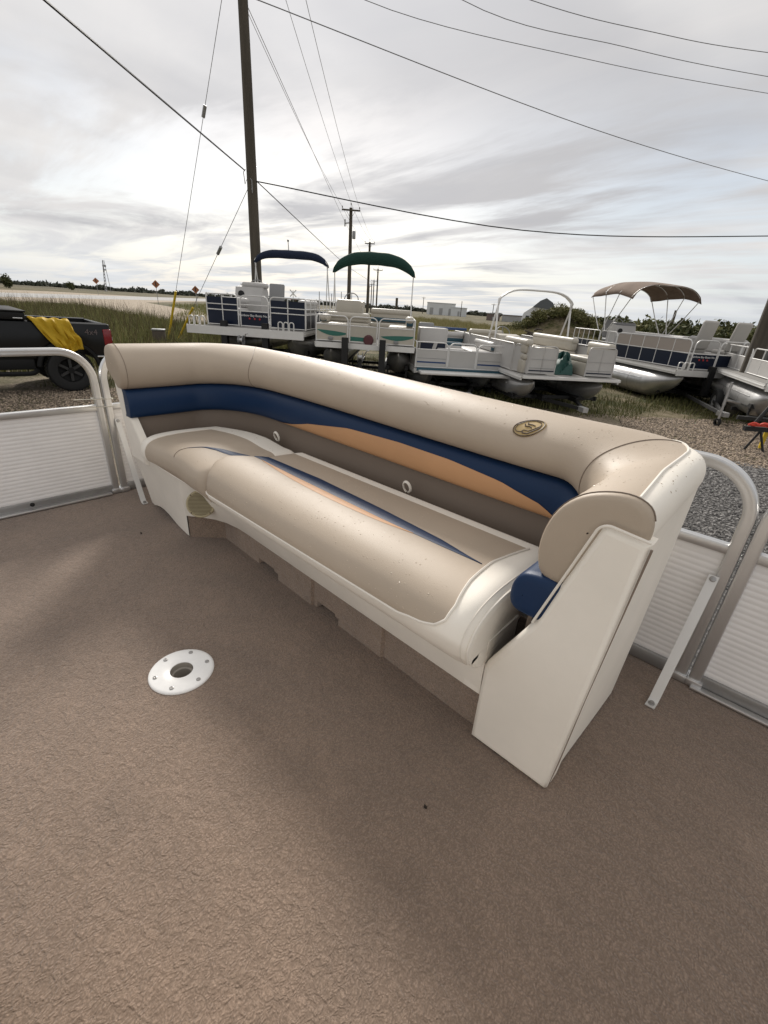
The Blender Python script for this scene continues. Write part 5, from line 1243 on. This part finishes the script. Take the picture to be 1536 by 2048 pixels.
D.bench(.06, .70, .2, 1.5, 'x0', 'b_cream', None, .74); D.bench(1.62, 2.28, .17, 1.1, 'x1', 'b_cream', None, .74); D.bench(1.66, 2.30, 1.9, 4.4, 'x1', 'b_cream', None, .76); D.bench(.35, 1.5, 4.9, 5.5, 'y1', 'b_cream', None, .72)
D.console(.15, .75, 2.0, 2.6, .75, 'b_cream', False)
D.bimini(2.5, .14, 2.24, 1.86, None, (.42, -.10), .62, ex=4.2, drop=.26, tr=.024)
trailer('black trailer under the white boat with the bare canopy frame', (-4.93, 10.01), 50.5, 2.40, 6.0, 0, -.23, (), None, .8)
m = MB(); rg = np.random.default_rng(9); rows = []
for k in range(13):
    t = k / 12; rows.append([(1.20 + .40 * t ** .7 * math.cos(a) * (1 + .25 * math.sin(3 * a + 1)) + .12 * (1 - t), .80 + .62 * t ** .7 * math.sin(a) * (1 + .15 * math.sin(5 * a)), .012 + .36 * (1 - t ** 2.2) * (1 + .25 * math.sin(4 * a + 7 * t)) + .05 * math.sin(9 * a + 11 * t) * (t < .95)) for a in np.linspace(0, 2 * math.pi, 37)[:-1]])
m.grid(rows, closed_u=True); o = m.build('green_tarp', 'tarp_green'); o.location = D.r.location; o.rotation_euler = D.r.rotation_euler; tag(o, 'crumpled dark green tarp lying in the open gate of the white boat', 'tarp')

# ---- E: navy boat with open tan top
E_ = Boat('pontoon_boat', 'large navy and taupe pontoon boat with open tan canopy and silver pontoons', (-2.97, 15.21), 48, 2.40, 6.6, -.10)
E_.deck(th=.16, y0=-.15); E_.pontoons(.40, -.15, .12, .26, 1.2)
E_.fence((.44, 0), (1.17, 0), .79, ((.04, .42, 'b_navy'),), (.43,), 1, .16); g = E_.fence((1.21, 0), (1.86, 0), .79, ((.04, .42, 'b_navy'),), (.43,), 1, .16, round1=False); E_.fence((1.88, .02), (2.38, .4), .79, ((.04, .42, 'b_navy'),), (.43,), 1, .10)
text_mesh('lettering', 'Rainbow Bay Boats No. 2', .075, 'sign_white', E_.r, Matrix.Translation((.80, -.014, .33)) @ Matrix.Rotation(R(90), 4, 'X'))
for k in range(3):
    m = MB(); m.lathe([(.001, -.014), (.025, -.012), (.027, -.006)], 8, Matrix.Translation((.68 + k * .12, 0, .275)), 'y'); E_.part(m, 'leaf_mark', 'red_paint')
E_.fence((.02, 3.15), (.36, .05), .79, ((.04, .42, 'b_navy'), (.45, .76, 'b_taupe')), (.435,), 5, .14)
E_.fence((.02, 4.3), (.02, 3.2), .79, ((.04, .42, 'b_navy'),), (.435,), 2, .14); E_.fence((.02, 6.3), (.02, 4.35), .79, ((.04, .42, 'b_navy'),), (.435,), 5, .05)
for k in range(3): E_.fence((2.40, .45 + k * 1.9), (2.40, 2.3 + k * 1.9), .79, ((.04, .42, 'b_navy'), (.45, .76, 'b_taupe')), (.435,), 3, .14)
E_.corner_loops(-.02, -.18, .5, .0)
E_.bench(.36, .95, .5, 2.9, 'x0', 'b_white', None, .84); E_.bench(1.7, 2.34, .4, 2.6, 'x1', 'b_white', None, .84); E_.console(.25, 1.0, 3.7, 4.3, 1.05, 'b_white', True)
m = MB(); m.rbox(.25, 1.0, 3.85, 4.2, .98, 1.10, .05, None, 3); E_.part(m, 'windscreen_cowl', 'b_grey')
E_.helm_seat(.75, 4.8, 'b_grey', 1.15)
for x, y in ((1.25, 1.1), (2.0, .75)):
    E_.helm_seat(x, y, 'cover_grey', 1.30, R(180))
# open canopy: four bows and stretched canvas
yb = [2.9, 3.7, 4.6, 5.5]; zb = [2.26, 2.36, 2.39, 2.28]; bow = lambda x, z: z - .34 * abs(2 * (x - .02) / 2.36 - 1) ** 4.2
for k, (y, z) in enumerate(zip(yb, zb)):
    fy = (4.0, 4.3, 4.1, 4.5)[k]; m = MB(); m.tube([(.02, fy, .79), (.02, lerp(fy, y, .5), lerp(.79, z - .42, .5))] + [(x, y, bow(x, z)) for x in np.linspace(.02, 2.38, 21)] + [(2.38, lerp(fy, y, .5), lerp(.79, z - .42, .5)), (2.38, fy, .79)], .016, 6); E_.part(m, 'canopy_bow', 'alu_white')
m = MB(); rows = []
for y in np.linspace(2.85, 5.55, 27):
    z = 2.415 - .14 * abs((y - 4.3) / 1.4) ** 2.2 - .012 * abs(math.sin((y - 2.9) / .87 * math.pi)); rows.append([(x, y, bow(x, z) - (.07 if i in (0, 24) else 0) * (1 + .3 * math.sin(y * 3)) + .006 * math.sin(7 * x + 5 * y)) for i, x in enumerate(np.linspace(-.01, 2.41, 25))])
m.grid(rows); cn = E_.part(m, 'canopy', 'canvas_tan', None, sharp=70)
sm = cn.modifiers.new('thick', 'SOLIDIFY'); sm.thickness = .012
trailer('black trailer with jack and wheel under the navy boat with tan canopy', (-2.97, 15.21), 48, 2.40, 6.2, 0, -.10, (1.0, 1.9), (-.45, -2.62), 2.55, (1.35, .98), tipx=-.35)

# ---- F: boat at the right edge, outboard motor, near trailer
F = Boat('pontoon_boat', 'grey pontoon boat cut off by the right edge of the picture', (-.72, 12.75), 22.0, 2.4, 5.5, .02, )
F.deck(th=.16, y0=-.1); F.pontoons(.36, -.1, .14, .42)
F.fence((.30, .1), (1.2, .1), .60, ((.04, .36, 'b_white'),), (.37,), 2, .12); F.fence((.28, .15), (.28, 2.2), .60, ((.04, .36, 'b_white'),), (.37,), 3, .12); F.fence((.28, 2.3), (.28, 5.0), .60, ((.04, .36, 'b_white'),), (.37,), 3, .12)
F.corner_loops(-.0, -.08, .36); F.bench(.5, 1.2, .4, 1.6, 'x0', 'b_white', None, .62)
trailer('black trailer under the grey boat at the right edge', (-.72, 12.75), 22.0, 2.4, 5.0, 0, .02, (), None, .6)
om = empty('outboard_boat', (-1.35, 18.2, GZ), R(30), 'white runabout boat with black outboard motor behind the navy boat', 'boat')
m = MB(); rows = []
for t in np.linspace(0, 1, 13):
    y = 4.2 * t; w = .95 * math.sin(.5 * math.pi * (1.06 - t * .98)) ** .5; rows.append([(w * math.sin(a) * (1 if abs(a) < 1.5 else 1), y, 1.15 + .25 * t - .62 * max(0, math.cos(a)) ** .6 * (1 - .45 * t * t)) for a in np.linspace(-math.pi / 2, math.pi / 2, 15)])
m.grid(rows); m.add(rows[0], [tuple(range(15))]); m.build('hull', 'b_white', om)
m = MB(); m.rbox(-.9, .9, .05, 3.0, 1.13, 1.20, .02); m.build('deck', 'b_white', om)
m = MB(); m.rbox(-.22, .22, -.55, -.02, 1.18, 1.72, .10, Matrix.Translation((0, -.1, .25)) @ Matrix.Rotation(R(14), 4, 'X'), 4); mo = m.build('motor_cowl', 'black', om)
m = MB(); m.rbox(-.09, .09, -.34, -.12, .45, 1.25, .04); m.build('motor_leg', 'black', mo)
m = MB()
for x in (-.6, .6): m.box(x - .05, x + .05, -.2, 3.6, .28, .62)
m.build('cradle', 'trailer_black', om)
# empty trailer at the right edge with winch stand and red strap
t = empty('empty_trailer', (-.66, 10.9, GZ), R(15), 'black empty trailer tongue and winch stand at the right edge', 'trailer')
m = MB(); m.tube([(0, 0, .42), (1.6, .5, .46), (3.2, 1.0, .5)], .06, 4); m.build('tongue', 'trailer_black', t)
m = MB(); m.tube([(.02, 1.0, .46), (1.7, 1.3, .5)], .05, 4); m.build('side_rail', 'trailer_black', t)
m = MB(); m.tube([(.12, .05, .45), (.34, .12, 1.02), (.42, .14, 1.10), (.62, .2, 1.10)], .035, 6); m.build('winch_stand', 'trailer_black', t)
m = MB(); m.tube([(.62, .2, 1.10), (.75, .25, .46)], .03, 6); m.build('stand_strut', 'trailer_black', t)
m = MB(); m.tube([(.2, .1, .62), (.68, .25, .60)], .022, 6); m.build('stand_bar', 'trailer_black', t)
for dx in (-.09, .10):
    m = MB(); m.tube([(.28, .07, .40), (.28 + dx * 1.6, .05, .01)], .022, 6); m.build('jack_leg', 'trailer_black', t)
m = MB(); m.box(.40, .46, .28, .34, .04, .66); m.build('wooden_prop', 'guard_yellow', t)
pm('strap', (.62, .07, .045), rough=.7)
m = MB(); m.tube(spline([(.03, -.06, .50), (.10, -.08, .55), (.2, -.03, .52), (.26, -.07, .56), (.36, .0, .53), (.40, .02, .50), (.28, .0, .51), (.14, -.02, .50), (.05, 0, .50)], 4), .022, 6); o = m.build('red_strap', 'strap'); o.location = t.location; o.rotation_euler = t.rotation_euler; tag(o, 'bundled red ratchet strap lying on the black trailer tongue', 'strap')

# ================================================================== black pickup with a yellow cover on its side
pm('truck_black', (.006, .006, .0065), rough=.28, coat=.0, spec=.28); pm('truck_trim', (.008, .008, .008), rough=.65, spec=.25); pm('tail_red', (.19, .005, .010), rough=.25, coat=.2); pm('cover_yellow', (.50, .32, .012), rough=.75, bump=(14, .5, .02))
pm('steel_dark', (.035, .035, .035), rough=.45, metal=.4); pm('decal_grey', (.11, .085, .085), rough=.5); pm('chrome', (.5, .5, .5), rough=.2, metal=1)
T = empty('pickup_truck', (-11.50, 3.56, GZ), 0, 'black pickup truck parked on the gravel, seen at its rear wheel', 'truck')
T.rotation_euler = (R(1.2), 0, R(177))      # local y runs forward from the tail, x away from the deck
def tp(mb, nm, mt, par=T, **k): return mb.build(nm, mt, par, **k)
AXY, WR, ZT = .82, .43, 1.36
def arch_pts(r, z0): return [(AXY - r * math.cos(a), .44 + r * math.sin(a)) for a in np.linspace(0, math.pi, 21) if .44 + r * math.sin(a) > z0]
def side(x0, x1):
    m = MB(); y0, y1 = .0, 2.05
    up = [(y0, .64)] + arch_pts(.54, .64) + [(y1, .60)]
    n = len(up); rows = []
    for y, z in up:
        rows.append([(x0 + .03 * math.cos(math.pi * min(1, max(0, (t - .5) * 2))) * (1 if x0 < 1 else -1) * 0 + (.035 * (1 - math.sin(math.pi * min(1, t * 1.05))) * (1 if x0 < 1 else -1)), y + (.02 * t if y == 0 else 0), lerp(z, ZT, t)) for t in np.linspace(0, 1, 9)])
    m.grid(rows)
    m.grid([[r_[-1], (r_[-1][0] + (.05 if x0 < 1 else -.05), r_[-1][1], ZT + .03), (r_[-1][0] + (.12 if x0 < 1 else -.12), r_[-1][1], ZT + .02), (r_[-1][0] + (.12 if x0 < 1 else -.12), r_[-1][1], .75)] for r_ in rows])
    return m
for x0 in (0.0, 2.0):
    o = tp(side(x0, x0), 'bed_side', 'truck_black', sharp=55)
    sgn = 1 if x0 < 1 else -1
    m = MB(); m.tube([(x0 - .01 * sgn, y, z) for y, z in arch_pts(.55, .50)], .045, 8); tp(m, 'wheel_flare', 'truck_trim', o)
m = MB(); m.box(.12, 1.88, .05, 2.0, .74, .78); m.box(.05, 1.95, 2.0, 2.04, .74, ZT); tp(m, 'bed_floor', 'truck_trim')
m = MB(); m.rbox(.06, 1.94, -.04, .03, .66, ZT + .01, .025); tg = tp(m, 'tailgate', 'truck_black')
m = MB(); m.rbox(.8, 1.2, -.06, -.04, 1.05, 1.14, .01); tp(m, 'tailgate_handle', 'truck_trim', tg)
for x0, x1 in ((-.012, .12), (1.88, 2.012)):
    m = MB(); m.rbox(x0, x1, -.045, .12, .93, 1.27, .025, None, 3); l = tp(m, 'tail_light', 'tail_red')
    m = MB(); m.rbox(x0 + .02, x1 - .02, -.052, -.03, 1.04, 1.12, .01); tp(m, 'reverse_lamp', 'sign_white', l)
m = MB(); m.rbox(-.02, 2.02, -.22, .10, .52, .70, .05, None, 3); bp = tp(m, 'rear_bumper', 'truck_trim')
m = MB(); m.rbox(-.028, 2.028, -.16, .30, .70, .735, .01); tp(m, 'bumper_strip', 'chrome', bp)
m = MB(); m.rbox(.05, 1.95, 2.10, 4.55, .55, 1.40, .06, None, 3); cab = tp(m, 'cab', 'truck_black')
m = MB(); m.prism([(2.20, 1.40), (4.45, 1.40), (3.75, 1.92), (2.5, 1.95)], .16, 1.84, 'x'); tp(m, 'cab_glass', 'glass_dark', cab)
m = MB(); m.rbox(.2, 1.8, 2.45, 3.8, 1.92, 1.98, .03); tp(m, 'cab_roof', 'truck_black', cab)
m = MB(); m.rbox(.05, 1.95, 4.55, 5.75, .55, 1.22, .1, None, 3); tp(m, 'hood', 'truck_black')
m = MB(); m.rbox(-.02, 2.02, 5.70, 5.9, .5, .85, .05); tp(m, 'front_bumper', 'truck_trim')
m = MB(); m.tube(fillet([(.06, 1.40, .44), (-.10, 1.50, .40), (-.10, 4.3, .40), (.06, 4.4, .44)], .08, 4), .045, 8); tp(m, 'side_step', 'truck_trim')
m = MB(); m.rbox(.02, .10, 1.42, 2.05, .46, .66, .02); m.rbox(-.004, .06, 2.12, 4.5, .46, .58, .02); tp(m, 'sill_panel', 'truck_trim')
m = MB(); m.tube([(-.012, 1.42, .735), (-.012, 2.03, .735)], .008, 5); tp(m, 'body_crease', 'chrome')
for x in (.04, 1.96):
    for y in (AXY, 4.75):
        sg = 1 if x < 1 else -1; C0 = Matrix.Translation((x + .10 * sg, y, WR))
        m = MB(); m.lathe([(.24, -.12), (.36, -.145), (.41, -.13), (.43, -.08), (.43, .08), (.41, .13), (.36, .145), (.24, .12)], 36, C0, 'x'); w = tp(m, 'wheel', 'rubber')
        m = MB()
        for k in range(40):
            a = 2 * math.pi * k / 40; m.box(-.11, .11, -.018, .018, .425, .436, C0 @ Matrix.Rotation(a, 4, 'X'))
        m.build('tread_blocks', 'rubber', w)['kind'] = 'stuff'
        m = MB(); m.lathe([(.245, -.10 * sg), (.235, -.06 * sg), (.20, -.03 * sg), (.02, -.02 * sg)], 28, C0, 'x'); rim = m.build('rim', 'truck_trim', w)
        for k in range(6):
            a = 2 * math.pi * k / 6; m = MB(); m.box(-.085 * sg, -.045 * sg, -.026, .026, .05, .225, C0 @ Matrix.Rotation(a, 4, 'X')); m.build('spoke', 'steel_dark', rim)
        m = MB(); m.lathe([(.06, -.10 * sg), (.055, -.06 * sg)], 12, C0, 'x'); m.lathe([(.001, -.10 * sg), (.06, -.10 * sg)], 12, C0, 'x'); m.build('hub_cap', 'truck_trim', rim)
text_mesh('decal', '4x4', .16, 'decal_grey', T, Matrix.Translation((-.006, .34, 1.155)) @ Matrix.Rotation(R(-90), 4, 'Z') @ Matrix.Rotation(R(90), 4, 'X'), .003)
# black tool box across the bed rails
o = empty('tool_box', (0, 0, 0), 0, 'flat black tool box lying across the truck bed rails', 'tool box'); o.location = T.location; o.rotation_euler = T.rotation_euler
m = MB(); m.rbox(-.03, 1.98, 1.42, 2.02, ZT + .035, ZT + .17, .02); m.build('case', 'truck_trim', o)
m = MB(); m.rbox(-.04, 1.99, 1.40, 2.03, ZT + .172, ZT + .205, .012); m.build('lid', 'truck_trim', o)
m = MB(); m.rbox(-.045, -.03, 1.47, 1.62, ZT + .06, ZT + .075, .004); m.build('label_strip', 'sign_white', o)
# yellow rain cover hanging over the bed side
edge_t = [(1.36, .0), (1.2, .03), (1.0, .035), (.82, .03), (.66, .03)]
m = MB(); rows = []
L0, L1 = [(.45, 1.34, ZT - .02), (.10, 1.36, ZT + .06), (-.03, 1.34, ZT + .055), (-.045, 1.16, 1.06), (-.055, 1.02, .84), (-.06, .93, .74)], [(.40, .80, ZT - .04), (.10, .74, ZT + .05), (-.03, .71, ZT + .045), (-.05, .62, 1.20), (-.06, .555, 1.08), (-.065, .58, .86)]
SL, SR = spline(L0, 6), spline(L1, 6)
for i in range(len(SL)):
    row = []
    for k in range(25):
        t = k / 24; p = SL[i] * (1 - t) + SR[i] * t; v = i / (len(SL) - 1)
        wv = .075 * math.sin(10 * t + 5 * v) * (v * .8 + .25) + .040 * math.sin(21 * t - 8 * v + 1) * (v + .2) + .022 * math.sin(43 * t + 13 * v)
        q = p.copy(); q[0] -= abs(wv) * 1.1 + .012 * v; q[2] += .05 * math.sin(7 * t + 2) * max(0, v - .5) + (.035 * abs(math.sin(11 * t + 1)) if v < .3 else 0); q[1] += .03 * math.sin(6 * v + 4 * t); row.append(tuple(q))
    rows.append(row)
m.grid(rows); o = m.build('yellow_cover', 'cover_yellow', None, sharp=80); o.location = T.location; o.rotation_euler = T.rotation_euler; tag(o, 'crumpled yellow rain cover draped over the side of the black truck', 'cover')
so = o.modifiers.new('thick', 'SOLIDIFY'); so.thickness = .006
